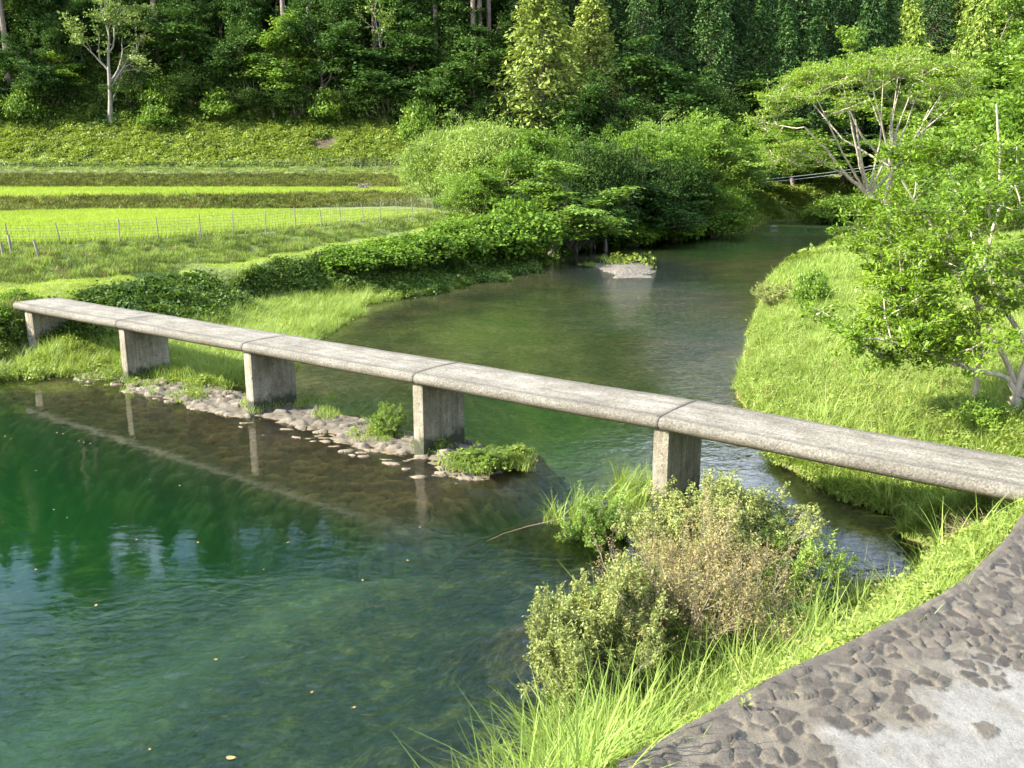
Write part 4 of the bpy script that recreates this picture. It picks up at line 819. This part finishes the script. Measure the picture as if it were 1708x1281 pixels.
# near right tree
r = r_(63); T = []
while len(T) < 215:
    q = unit(r.normal(size=3)) * (.5 + .5 * r.random() ** .6); q = np.array([.25, .2, 3.75]) + q * [3.8, 2.9, 2.9]
    if q[2] < 1.5 or (q[0] > -1.2 and q[2] < 2.1) or q[2] > min(3.7 + 1.5 * (q[0] + 2.2), 4.85 + .25 * (q[0] + 1.3)) or abs(q[1]) > 2.2: continue
    T.append(q)
for k in range(17): T.append(np.array([-1.2 - 2.3 * r.random(), -.3 + r.normal() * .7, 1.0 + 1.0 * r.random()]))
near_limbs = [([(0, 0, -.3), (-.08, 0, .4)], .13, .10), ([(-.08, 0, .4), (.02, 0, 1.2), (.1, .1, 2.4), (.3, .2, 4.2), (.2, .3, 5.6)], .07, .02), ([(-.08, 0, .4), (-.3, -.1, .75), (-1.1, -.3, .95), (-2.0, -.4, 1.35), (-3.0, -.5, 1.5)], .055, .012),
              ([(-.02, 0, .5), (-.6, .2, 1.6), (-1.3, .3, 2.8), (-2.3, .2, 4.0)], .05, .012), ([(0, 0, .4), (.8, .1, 1.4), (1.7, .2, 2.8), (2.4, 0, 4.3)], .06, .015), ([(.02, 0, 1.2), (.3, -.9, 2.5), (.5, -1.7, 3.9)], .045, .012), ([(.02, 0, 1.2), (-.5, .9, 2.6), (-.8, 1.8, 4.2)], .045, .012),
              ([(-.48, .5, -.3), (-.55, .45, 1.0), (-.75, .4, 2.2), (-.6, .3, 3.6), (-.9, .2, 5.2)], .05, .015)]
limb_tree("near_tree", 64, near_limbs, T, .010, F_NEAR, BK_PALE, .38, 10, 20, .14, .6, .10, .034, .45, .0035, .05, np.array([.2, 0, 3.2]))
tp = W(1697, 705, 1.0); plant("near_tree", "leafy_tree", "bright leafy tree with slender white forked stems on the near right bank", "tree", (tp[0], tp[1], gnd(tp[0], tp[1]) - .05))

# ------------------------------------------------------------------ placing plants
LAB = {}
def size_of(key):
    wm, lm, _ = PROTO[key]; c = np.empty(len(lm.vertices) * 3, np.float32); lm.vertices.foreach_get("co", c); c = c.reshape(-1, 3)
    lo, hi = np.percentile(c, 3, 0), np.percentile(c, 97, 0); return max(hi[0] - lo[0], hi[1] - lo[1]), hi[2]
SIZE = {k: size_of(k) for k in PROTO}
def put(key, name, label, cat, px, Y, w=None, h=None, rz=0, group=None, dz=0, zg=1.0):
    for _ in range(3): x = X_at(px, Y, zg); zg = gnd(x, Y)
    if h and h > 90: h = max(.8, H + Y * math.tan(math.atan((640.5 - h) / F) - PITCH) - zg)        # height given by where its top is seen
    sw, sh = SIZE[key]; sy = (h / sh) if h else 1; sx = (w / sw) if w else sy
    return plant(key, name, label, cat, (x, Y, zg + dz), rz, (sx, sx, sy), group)
RP = r_(71)
# the forest stand
taken = []
def stand(kinds, pxr, Yr, n, gap, name, label, cat, group, hr, dy=0):
    c = 0
    for _ in range(n * 12):
        if c >= n: break
        Y = Yr[0] + (Yr[1] - Yr[0]) * RP.random(); px = pxr[0] + (pxr[1] - pxr[0]) * RP.random(); x = X_at(px, Y, 20)
        if any((x - a) ** 2 + (Y - b) ** 2 < gap * gap for a, b in taken): continue
        taken.append((x, Y)); k = kinds[int(RP.integers(len(kinds)))]; h = hr[0] + (hr[1] - hr[0]) * RP.random()
        plant(k, name, label, cat, (x, Y, gnd(x, Y) - .2), RP.random() * 6.28, (h / SIZE[k][1] * (.9 + .3 * RP.random()),) * 2 + (h / SIZE[k][1],), group); c += 1
# single trees one can pick out
put("maple", "broadleaf_tree", "pale leafed spreading tree with forked light trunk standing alone above the weedy bank", "tree", 185, 123.5, None, 19, .6)
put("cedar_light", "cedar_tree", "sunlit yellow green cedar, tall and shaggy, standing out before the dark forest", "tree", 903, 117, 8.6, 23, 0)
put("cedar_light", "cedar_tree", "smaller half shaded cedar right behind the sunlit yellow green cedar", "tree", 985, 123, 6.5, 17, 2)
put("cedar_hi", "cedar_tree", "thick trunked cedar at the left edge of the forest", "tree", 22, 127, 5, 26, 0)
taken += [(X_at(185, 123.5, 12), 123.5), (X_at(903, 117, 8), 117), (X_at(985, 123, 9), 123), (X_at(22, 127, 12), 127)]
for i, (px, Y) in enumerate([(265, 132), (478, 131), (520, 132.5), (548, 135), (628, 130), (728, 131), (745, 136), (790, 130), (801, 131.5), (816, 133), (338, 137)]):
    put("cedar_hi", "cedar_tree", "tall bare stemmed cedar rising behind the dark broadleaf undergrowth on the left", "tree", px, Y, 4.6, 25 + i % 3, i, "bare stemmed cedars of the left forest"); taken.append((X_at(px, Y, 14), Y))
put("slim", "slim_tree", "slim pale stemmed tree with sparse light leaves high among the dark cedars", "tree", 640, 126.5, 6, 18, 1)
for i, (px, Y, w, h, k, l) in enumerate([(60, 125, 8, 9, "broad_a", "dark bushy tree just left of the pale spreading tree"), (110, 126.5, 7, 7, "broad_c", "low bright tree tucked behind the trunk of the pale spreading tree"), (300, 127, 9, 10, "broad_b", "dark layered tree right of the pale spreading tree"),
        (395, 126, 9, 11, "broad_a", "dense dark broadleaf tree in the middle of the left forest edge"), (455, 124.5, 10, 12.5, "broad_c", "broadleaf tree with sun catching its pale layered branches above the weedy bank"), (540, 125, 10, 12, "broad_a", "broad dark tree with drooping layers right of the sunlit layered tree"),
        (610, 124.5, 9, 9, "broad_b", "dark spreading tree above the bare earth patch"), (675, 124, 8, 10, "broad_b", "dark tree beside the slim pale stemmed tree"), (735, 121, 8, 10, "broad_a", "dark green tree left of the sunlit yellow cedar"), (800, 119, 9, 11, "broad_b", "blue green layered tree touching the sunlit yellow cedar"),
        (1010, 114, 8, 9, "broad_a", "dark tree right of the sunlit cedar behind the bank shrubs"), (1075, 118, 9, 11, "broad_b", "dark tree with drooping layers below the dense cedars"), (1150, 120, 8, 9, "broad_a", "dark round tree at the foot of the dense cedar wall"), (1215, 124, 9, 9, "broad_b", "dark tree behind the left tip of the silk tree"), (240, 125.5, 5, 4.5, "broad_c", "small bright sapling between the pale spreading tree and the dark layered tree")]):
    put(k, "broadleaf_tree", l, "tree", px, Y, w, h, i * 1.3); taken.append((X_at(px, Y, 12), Y))
for i, (px, Y) in enumerate([(262, 122.5), (700, 118)]): put("low_bush", "bush", ["small pale bush on the weedy bank right of the lone tree", "grey green willowy bush where the weedy bank meets the bamboo"][i], "bush", px, Y, [4, 4.5][i], [2.6, 5][i])
G1 = "dark broadleaf trees filling the left forest edge"
stand(["broad_a", "broad_b"], (-80, 840), (127, 143), 44, 2.9, "broadleaf_tree", "dark broadleaf tree within the shaded left forest", "tree", G1, (8, 13))
stand(["cedar_hi", "cedar_hi", "cedar_b"], (-120, 850), (138, 190), 62, 3.6, "cedar_tree", "tall dark cedar deep in the left forest", "tree", "dark cedars deep in the left forest", (20, 26))
stand(["cedar_a", "cedar_b", "cedar_c"], (860, 1490), (126, 152), 44, 3.6, "cedar_tree", "dark pointed cedar in the dense stand behind the river", "tree", "dark cedars of the dense stand", (18, 24))
stand(["cedar_a", "cedar_b", "cedar_c"], (860, 1560), (152, 215), 56, 4.6, "cedar_tree", "dark pointed cedar higher up the hill behind the river", "tree", "dark cedars on the upper hill", (17, 22))
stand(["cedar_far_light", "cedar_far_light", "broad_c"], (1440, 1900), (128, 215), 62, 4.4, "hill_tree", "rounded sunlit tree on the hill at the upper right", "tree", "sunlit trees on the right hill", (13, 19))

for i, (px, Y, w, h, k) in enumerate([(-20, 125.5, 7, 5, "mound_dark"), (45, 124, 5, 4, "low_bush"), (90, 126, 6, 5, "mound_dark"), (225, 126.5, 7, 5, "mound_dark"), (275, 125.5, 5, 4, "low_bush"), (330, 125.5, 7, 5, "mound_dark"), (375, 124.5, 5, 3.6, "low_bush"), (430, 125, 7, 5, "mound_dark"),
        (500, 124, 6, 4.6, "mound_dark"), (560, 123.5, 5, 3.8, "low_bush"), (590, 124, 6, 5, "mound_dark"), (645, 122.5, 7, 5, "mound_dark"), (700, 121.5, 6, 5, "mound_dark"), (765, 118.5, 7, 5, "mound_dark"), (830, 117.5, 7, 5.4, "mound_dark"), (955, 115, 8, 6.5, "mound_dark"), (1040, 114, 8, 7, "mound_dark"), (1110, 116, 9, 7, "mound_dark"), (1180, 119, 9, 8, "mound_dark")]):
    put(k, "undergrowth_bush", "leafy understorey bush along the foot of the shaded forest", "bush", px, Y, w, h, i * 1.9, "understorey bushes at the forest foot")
# left bank shrubs
L = [("kudzu_b", 590, 39.5, 2.3, 1.1, "leafy bush nearest the grass patch on the left bank"), ("kudzu", 640, 41, 2.8, 1.3, "second leafy vine bush from the grass patch along the left bank"), ("kudzu_b", 700, 44, 3.0, 1.5, "broad leaved vine bush below the middle of the grass path"),
     ("kudzu", 755, 46.5, 3.2, 1.8, "rounded vine bush overhanging the shallow brown water"), ("kudzu_b", 808, 49.5, 3.5, 2.3, "bright tall vine bush below the end of the net fence"), ("kudzu", 862, 52, 4.2, 3.0, "bright leafy mound at the near foot of the tall bank thicket"),
     ("broad_c", 918, 56, 6.0, 282, "pale layered shrub standing in front of the dark thicket"), ("bamboo", 728, 72, 4.4, 228, "feathery bamboo clump at the left end of the thicket"), ("bamboo", 783, 70, 5.0, 222, "second feathery bamboo clump from the left end of the thicket"),
     ("bamboo", 835, 68, 5.4, 220, "tallest feathery bamboo clump beside the sunlit cedar"), ("mound_a", 885, 66, 6.0, 232, "vine covered mound right of the bamboo clumps"), ("mound_light", 800, 63, 4.4, 292, "low light shrub below the bamboo clumps"),
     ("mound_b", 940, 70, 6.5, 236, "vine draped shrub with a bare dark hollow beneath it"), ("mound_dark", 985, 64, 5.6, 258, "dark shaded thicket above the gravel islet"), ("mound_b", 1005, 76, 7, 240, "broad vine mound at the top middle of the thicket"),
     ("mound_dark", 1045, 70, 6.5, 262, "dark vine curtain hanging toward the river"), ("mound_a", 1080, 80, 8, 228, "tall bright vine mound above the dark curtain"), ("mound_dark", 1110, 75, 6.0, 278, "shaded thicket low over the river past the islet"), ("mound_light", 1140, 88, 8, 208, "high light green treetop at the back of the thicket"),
     ("mound_b", 1160, 78, 6, 305, "grey green shrub before the river turns"), ("mound_light", 1218, 82, 3.2, 303, "small yellow bamboo clump at the water on the inner bend"), ("mound_b", 1190, 92, 9, 226, "rounded shrub behind the yellow bamboo clump"), ("kudzu_b", 1060, 66, 3.2, 1.7, "low grey shrub at the waterline past the islet"),
     ("kudzu", 1125, 71, 3.6, 2.0, "second low grey shrub at the waterline past the islet"), ("kudzu_b", 1190, 75, 4.0, 2.0, "low shrub at the tip of the inner bend"), ("broad_c", 1255, 104, 12, 210, "wide light treetop left of the power cables"), ("broad_c", 1325, 112, 11, 222, "light treetop behind the far bank under the silk tree"),
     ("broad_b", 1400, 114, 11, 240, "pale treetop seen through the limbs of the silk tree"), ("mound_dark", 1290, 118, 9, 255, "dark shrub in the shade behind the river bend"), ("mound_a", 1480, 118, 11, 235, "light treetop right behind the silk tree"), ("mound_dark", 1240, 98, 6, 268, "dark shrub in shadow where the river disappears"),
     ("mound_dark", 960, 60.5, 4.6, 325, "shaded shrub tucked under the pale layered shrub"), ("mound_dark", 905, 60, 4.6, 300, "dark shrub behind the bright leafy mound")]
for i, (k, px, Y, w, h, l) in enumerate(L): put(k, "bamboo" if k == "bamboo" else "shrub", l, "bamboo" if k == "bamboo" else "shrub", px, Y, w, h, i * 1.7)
for i, (k, px, Y, w, h, l) in enumerate([("slim", 762, 74, 3.4, 190, "thin young tree poking out above the left bamboo clumps"), ("broad_a", 968, 68, 5, 238, "small dark tree rising from the middle of the thicket"), ("broad_b", 1050, 67, 5, 300, "dark tree leaning over the river past the islet"), ("slim", 1105, 84, 4, 192, "thin light tree standing above the vine mounds"),
        ("broad_c", 1178, 84, 6, 214, "light tree at the right shoulder of the thicket"), ("broad_a", 1010, 62, 4.5, 320, "low dark tree overhanging the water by the islet"), ("broad_b", 1135, 73, 4.5, 318, "low dark tree near the inner bend waterline"), ("broad_c", 868, 62, 4, 262, "light small tree between the bamboo and the dark thicket")]):
    put(k, "thicket_tree", l, "tree", px, Y, w, h, i * 1.1)
L = [("broad_c", 1560, 112, 12, 12, "light tree just right of the silk tree crown"), ("mound_light", 1535, 92, 9, 240, "leafy shrub right behind the silk tree trunk"), ("broad_c", 1640, 100, 13, 15, "tall rounded sunlit tree below the right hill"), ("mound_a", 1610, 84, 9, 7, "bright shrub between the silk tree and the near leafy tree"),
     ("broad_c", 1710, 88, 12, 14, "sunlit tree at the right edge behind the near leafy tree"), ("mound_light", 1690, 66, 9, 8, "light green mound at the right edge of the meadow"), ("mound_a", 1790, 60, 11, 10, "large bright shrub cut by the right edge"), ("mound_light", 1640, 58, 6, 4.5, "low bright shrub at the back of the meadow"), ("broad_c", 1800, 76, 13, 15, "tall sunlit tree cut by the right edge of the valley")]
for i, (k, px, Y, w, h, l) in enumerate(L): put(k, "shrub" if k[0] == 'm' else "broadleaf_tree", l, "shrub" if k[0] == 'm' else "tree", px, Y, w, h, i * 2.1)
L = [("low_bush", 1395, 98, 4.5, 2.6, "reedy bush on the left of the far grassy bank"), ("low_bush", 1432, 99, 4.5, 3.0, "reedy bush on the right of the far grassy bank"), ("low_bush", 1365, 97, 3.5, 2.2, "reedy bush at the waterline of the far grassy bank"),
     ("low_bush", 1355, 30.5, 1.0, 1.1, "small leafy sapling at the tip of the meadow"), ("willow_a", 1300, 33, 1.6, .8, "greyish bush at the meadow point by the water"), ("low_bush", 1645, 14.6, .9, .4, "broad leaved herb below the near leafy tree"), ("low_bush", 1590, 13.2, .8, .35, "yellow green leafy herb just beyond the footbridge")]
for i, (k, px, Y, w, h, l) in enumerate(L): put(k, "bush", l, "bush", px, Y, w, h, i)
for i in range(3):
    p_ = BR(-5.95 - .3 * i, [-.5, .5, -1.4][i]); plant("kudzu", "ivy_bush", ["ivy hanging over the left abutment of the footbridge", "leafy creeper on the bank at the left end of the footbridge", "weedy creeper at the waterline by the left abutment"][i], "creeper", (p_[0], p_[1], gnd(p_[0], p_[1]) - .35), i, [.42, .35, .38][i])
# near bar
L = [("willow_a", 960, 7.95, 1.05, .95, "rounded pale green willow bush nearest the photographer in the water's edge", .0), ("willow_b", 1035, 8.45, .9, .85, "pale willow bush behind the nearest rounded one", 1), ("twiggy", 1130, 8.75, 1.2, 1.15, "brown twiggy half bare bush in the middle of the bar", 2), ("twiggy", 1225, 9.0, 1.25, 1.05, "brown faded bush beside the long reeds", 3),
     ("twiggy", 1165, 9.8, 1.2, 1.1, "brown grey bush just in front of the fourth pier", 4), ("willow_b", 1145, 10.9, 1.3, .85, "light green willow bush hiding the foot of the fourth pier", 5), ("willow_a", 1232, 11.0, 1.3, .95, "light green bush right of the fourth pier", 6), ("willow_green", 1300, 10.3, 1.15, .75, "dark leafy bush at the blue channel end of the bar", 7),
     ("willow_green", 1000, 12.3, .9, .8, "small green bush in the stream left of the fourth pier", 8)]
for k, px, Y, w, h, l, i in L: put(k, "willow_bush", l, "bush", px, Y, w, h, i, None, 0, .2)
for i, (px, py, w, h, l) in enumerate([(640, 722, .75, .55, "little bushy weed on the weir left of the third pier"), (800, 778, .8, .3, "bright weed cushion at the end of the weir"), (862, 764, .45, .2, "tiny weed tuft on the last stones of the weir")]):
    p_ = W(px, py, .1); plant("willow_green", "weed", l, "weed", (p_[0], p_[1], .08), i, (w / SIZE["willow_green"][0],) * 2 + (h / SIZE["willow_green"][1],))
# grass growing between the weir stones, at piers and on the islet
r = r_(81); Pw = []
for px, py, n, s in [(640, 726, 30, .25), (790, 776, 60, .22), (830, 772, 40, .2), (865, 764, 25, .15), (560, 690, 12, .2), (460, 672, 14, .25), (420, 680, 12, .2), (720, 745, 14, .15), (300, 640, 34, .45), (350, 655, 16, .5), (240, 628, 30, .5), (180, 622, 20, .5), (100, 605, 60, .6), (520, 672, 8, .2), (410, 618, 40, .5), (350, 612, 50, .6), (290, 606, 50, .6), (1010, 432, 26, .5), (1050, 434, 16, .8), (985, 442, 30, .25), (905, 438, 20, .5), (880, 445, 14, .5)]:
    c0 = W(px, py, .1)
    for k in range(n): Pw.append([c0[0] + r.normal() * s, c0[1] + r.normal() * s, .09])
Pw = np.array(Pw); scatter("weir_grass", "small grass tufts between the weir stones and on the gravel islet", "grass", Pw, [("grass_c", 3), ("cover_near", 1), ("moss", 2)], .5, 1.1, 21)
Pw = [];
for px, py, n, s in [(1065, 800, 26, .22), (1040, 830, 18, .25), (1540, 866, 22, .16), (1560, 878, 12, .2), (1090, 1090, 30, .18), (1180, 1020, 14, .3), (1150, 1110, 24, .25), (1240, 1010, 12, .15), (930, 1230, 26, .16), (985, 1220, 14, .2), (1440, 1000, 9, .15), (1350, 1030, 8, .15), (960, 850, 8, .2)]:
    c0 = W(px, py, .2)
    for k in range(n): x_, y_ = c0[0] + r.normal() * s, c0[1] + r.normal() * s; Pw.append([x_, y_, max(-.02, gnd(x_, y_))])
scatter("reeds", "arching green reeds by the fourth pier and along the bar", "reeds", np.array(Pw), [("reed", 2), ("grass_b", 1)], .5, .85, 22, .15)
# under the right end of the footbridge
Pw = []
for k in range(240): t_ = 15.6 + 3.6 * r.random(); p_ = BR(t_, np.interp(t_, [15.5, 16.2, 17, 17.9, 18.6, 19.3], [4.4, 3.4, 2.65, 2.45, 2.45, 2.1]) + .5 * r.random() - .1); Pw.append([p_[0], p_[1], max(.0, gnd(p_[0], p_[1]))])
scatter("shade_grass", "dark grass hanging over the water under the right span", "grass", np.array(Pw), [("grass_b", 1), ("reed", .3)], .8, 1.1, 23, .3)

# ------------------------------------------------------------------ small things
M_TWIG = simple_bark("dry_twigs", (.12, .08, .05), (.28, .205, .13), 20); M_WIRE, nt, out, N, L_ = mat_new("wire"); p = N("BsdfPrincipled", Roughness=.6); p.inputs["Base Color"].default_value = (.10, .11, .085, 1); L_(p.outputs[0], out.inputs[0])
M_CABLE, nt, out, N, L_ = mat_new("cable_grey"); p = N("BsdfPrincipled", Roughness=.4); p.inputs["Base Color"].default_value = (.62, .62, .60, 1); L_(p.outputs[0], out.inputs[0])
M_POST = simple_bark("weathered_post", (.10, .085, .06), (.24, .21, .16), 12)
def brush(name, label, c, R_, n, rad, mat, flat=.5, cat="brush pile"):
    r = r_(int(c[0] * 100) % 999); ch = []
    for k in range(n):
        a = r.random() * 6.28; q = np.array([r.normal() * R_ * .4, r.normal() * R_ * .4, abs(r.normal()) * R_ * flat * .6]); d = unit(np.array([math.cos(a), math.sin(a), r.normal() * .45])) * R_ * (.3 + .5 * r.random())
        ch.append((np.array([q - d, q + r.normal(size=3) * R_ * .08, q + d]), [rad, rad * .8, rad * .4]))
    v, f_, _ = tubes(ch, 4); o = link(name, mesh(name, v, f_, mat, True), None, tuple(c)); tag(o, label, cat); return o
p_ = W(1632, 900, .6); brush("brush_pile", "heap of dry brown brushwood lodged beside the right abutment", (p_[0], p_[1], max(.42, gnd(p_[0], p_[1]) + .02)), .34, 620, .0035, M_TWIG, .75)
p_ = (X_at(607, 92, 4), 92); brush("brush_pile", "small grey heap at the end of the upper net fence", (p_[0], p_[1], gnd(*p_) + .1), .9, 120, .03, M_POST)
# rocks
M_ROCK = concrete("river_rock", (.16, .14, .115), (.09, .08, .065), (.26, .235, .2), .5)
def rock(px, py, s, label, seed, z=.05, fl=.6):
    import bmesh
    bm = bmesh.new(); bmesh.ops.create_icosphere(bm, subdivisions=4, radius=1); V = np.array([v.co[:] for v in bm.verts]); d = 1 + .5 * fbm(V[:, 0] * 1.4 + seed * 3, V[:, 1] * 1.4 + V[:, 2] * 1.3, seed, 4); V = V * d[:, None]
    V = np.clip(V, -.82, .86) * np.array([1, .75, fl]) * s; f_ = [[v.index for v in f.verts] for f in bm.faces]; bm.free(); p_ = W(px, py, z)
    o = link("rock", mesh("rock", V, f_, M_ROCK, True), None, tuple(p_)); o.rotation_euler = (0, 0, seed); tag(o, label, "rock")
rock(1061, 863, .10, "rounded grey stone at the water left of the fourth pier", 1); rock(1103, 880, .08, "small dark stone under the willow bushes", 2); rock(1340, 862, .16, "dark boulder breaking the surface of the blue channel", 3, .0, .35); rock(1030, 858, .07, "small rounded stone nearest the green stream bush", 4)
rock(1290, 378, .5, "flat rock barely showing at the river bend", 6, .0, .25); rock(1375, 925, .10, "stone among the reeds by the blue channel", 7, .0)
# net fences
def fence(P, posts, hts, label, mesh_w, rows, rad, name="net_fence"):
    P = resamp([np.array(p) for p in P], .008); P = [np.array([p[0], p[1], gnd(p[0], p[1])]) for p in P]
    cum = np.concatenate([[0], np.cumsum([np.linalg.norm(b[:2] - a[:2]) for a, b in zip(P[:-1], P[1:])])]); P = np.array(P); tot = cum[-1]
    at_ = lambda s: np.array([np.interp(s, cum, P[:, k]) for k in range(3)]); hh = lambda s: np.interp(s, [0, tot], hts)
    root = empty(name, tuple(at_(tot / 2))); tag(root, label, "fence"); o0 = np.array(root.location); ch = []
    for j in range(rows + 1):
        f = .08 + .9 * j / rows; Q = np.array([at_(s) + [0, 0, hh(s) * f - .02 * math.sin(s * 2.1) ** 2] for s in np.arange(0, tot, 1.0)]) - o0; ch.append((Q, np.full(len(Q), rad)))
    for s in np.arange(0, tot, mesh_w): q = at_(s) - o0; ch.append((np.array([q + [0, 0, hh(s) * .06], q + [0, 0, hh(s) * .98]]), [rad, rad]))
    v, f_, _ = tubes(ch, 3); link("net", mesh("net", v, f_, M_WIRE), root)
    pc = np.array([[ (X_ - 0) for X_ in (p[0], p[1])] for p in P]); 
    for px in posts:
        pr = [854 + F * p[0] / (p[1] * CP + (H - p[2]) * SP) for p in P]; i = int(np.argmin(np.abs(np.array(pr) - px))); q = P[i] - o0; h_ = hh(cum[i]); r = r_(px)
        v, f_, _ = tubes([(np.array([q + [0, 0, -.2], q + [r.normal() * .02, 0, h_ * .5], q + [r.normal() * .05, r.normal() * .04, h_ * 1.08]]), [.028, .026, .024])], 6); link("post", mesh("post", v, f_, M_POST), root)
fence(lines['fl'], [22, 107, 197, 269, 334, 390, 445, 493, 536, 571, 605, 636, 663, 690, 713, 736, 758, 776, 788], (.78, 1.5), "wire net fence along the front edge of the lower rice paddy", .2, 7, .006)
fence([(X_at(px, 106.8, 5.3), 106.8, 5.3) for px in (-60, 100, 300, 500, 690)], [0, 60, 120, 172, 232, 295, 370, 430, 500, 540, 572, 605, 631, 652, 675], (1.5, 1.7), "far net fence running along the top terrace below the weedy bank", .5, 6, .012)
for i, (px, py, h_, l) in enumerate([(8, 442, .55, "leftmost short stake on the grass slope below the net fence"), (22, 440, .75, "middle short stake below the net fence"), (65, 440, .62, "leaning grey stake right of the other two on the grass slope")]):
    p_ = W(px, py, 1.9); v, f_, _ = tubes([(np.array([[0, 0, -.3], [-.02, 0, h_ * .5], [-.04 - .05 * (i == 2), 0, h_]]), [.05, .048, .045])], 8); o = link("stake", mesh("stake", v, f_, M_POST), None, (p_[0], p_[1], gnd(p_[0], p_[1]))); tag(o, l, "stake", "short stakes on the slope")
# cables over the river
for i, (za, zb) in enumerate([(4.25, 6.3), (4.0, 5.95)]):
    a = np.array([X_at(1165, 86, 4), 86, za]); b_ = np.array([X_at(1500, 92, 6), 92 + i, zb]); t = np.linspace(0, 1, 24)[:, None]; Q = a + (b_ - a) * t; Q[:, 2] -= (.35 * 4 * t * (1 - t))[:, 0]
    v, f_, _ = tubes([(Q, np.full(24, .014))], 5); o = link("cable", mesh("cable", v, f_, M_CABLE)); tag(o, ["upper of the two pale cables strung across the river bend", "lower of the two pale cables strung across the river bend"][i], "cable")
# trailing dry stalk
Q = np.array([W(962, 862, .15), W(925, 868, .12), W(880, 878, .06), W(840, 890, .03), (W(812, 903, .02))]); v, f_, _ = tubes([(Q, [.006, .006, .005, .004, .003])], 5); tag(link("dry_stalk", mesh("dry_stalk", v, f_, M_TWIG)), "long dry stalk trailing over the water from the small stream bush", "stalk")
# floating leaves
r = r_(91); spots = [(8, 728), (18, 732), (95, 722), (105, 724), (140, 738), (150, 740), (132, 736), (60, 785), (112, 864), (228, 900), (250, 800), (385, 1264), (225, 730), (300, 810), (520, 1155), (440, 950), (590, 1180), (90, 850), (680, 935), (605, 968), (700, 880), (360, 1100), (160, 1010), (60, 950), (820, 530), (900, 590), (760, 560), (480, 905), (330, 905), (250, 1250)]
LM = None
for i, (px, py) in enumerate(spots):
    if LM is None:
        a = np.linspace(0, 2 * math.pi, 11)[:-1]; V = np.concatenate([[[0, 0, .004]], np.stack([np.cos(a) * .5, np.sin(a) * .30 * (1 + .15 * np.cos(3 * a)), .002 + .006 * np.cos(a) ** 2], -1)]) * [.09, .09, 1]
        LM = mesh("leaf", np.concatenate([V, [[.06, .004, .003], [.06, -.004, .003]]]), [(0, k, k % 10 + 1) for k in range(1, 11)] + [(1, 11, 12)], F_DRY, False, dict(rnd=np.full(13, .2)))
    p_ = W(px, py, .008); o = link("floating_leaf", LM, None, tuple(p_)); o.rotation_euler = (0, 0, r.random() * 6.28); s = (1.0 if (px, py) == (385, 1264) else .3 + .3 * r.random()); o.scale = (s, s, 1)
    tag(o, "dead leaf floating on the river", "leaf", "dead leaves floating on the river")
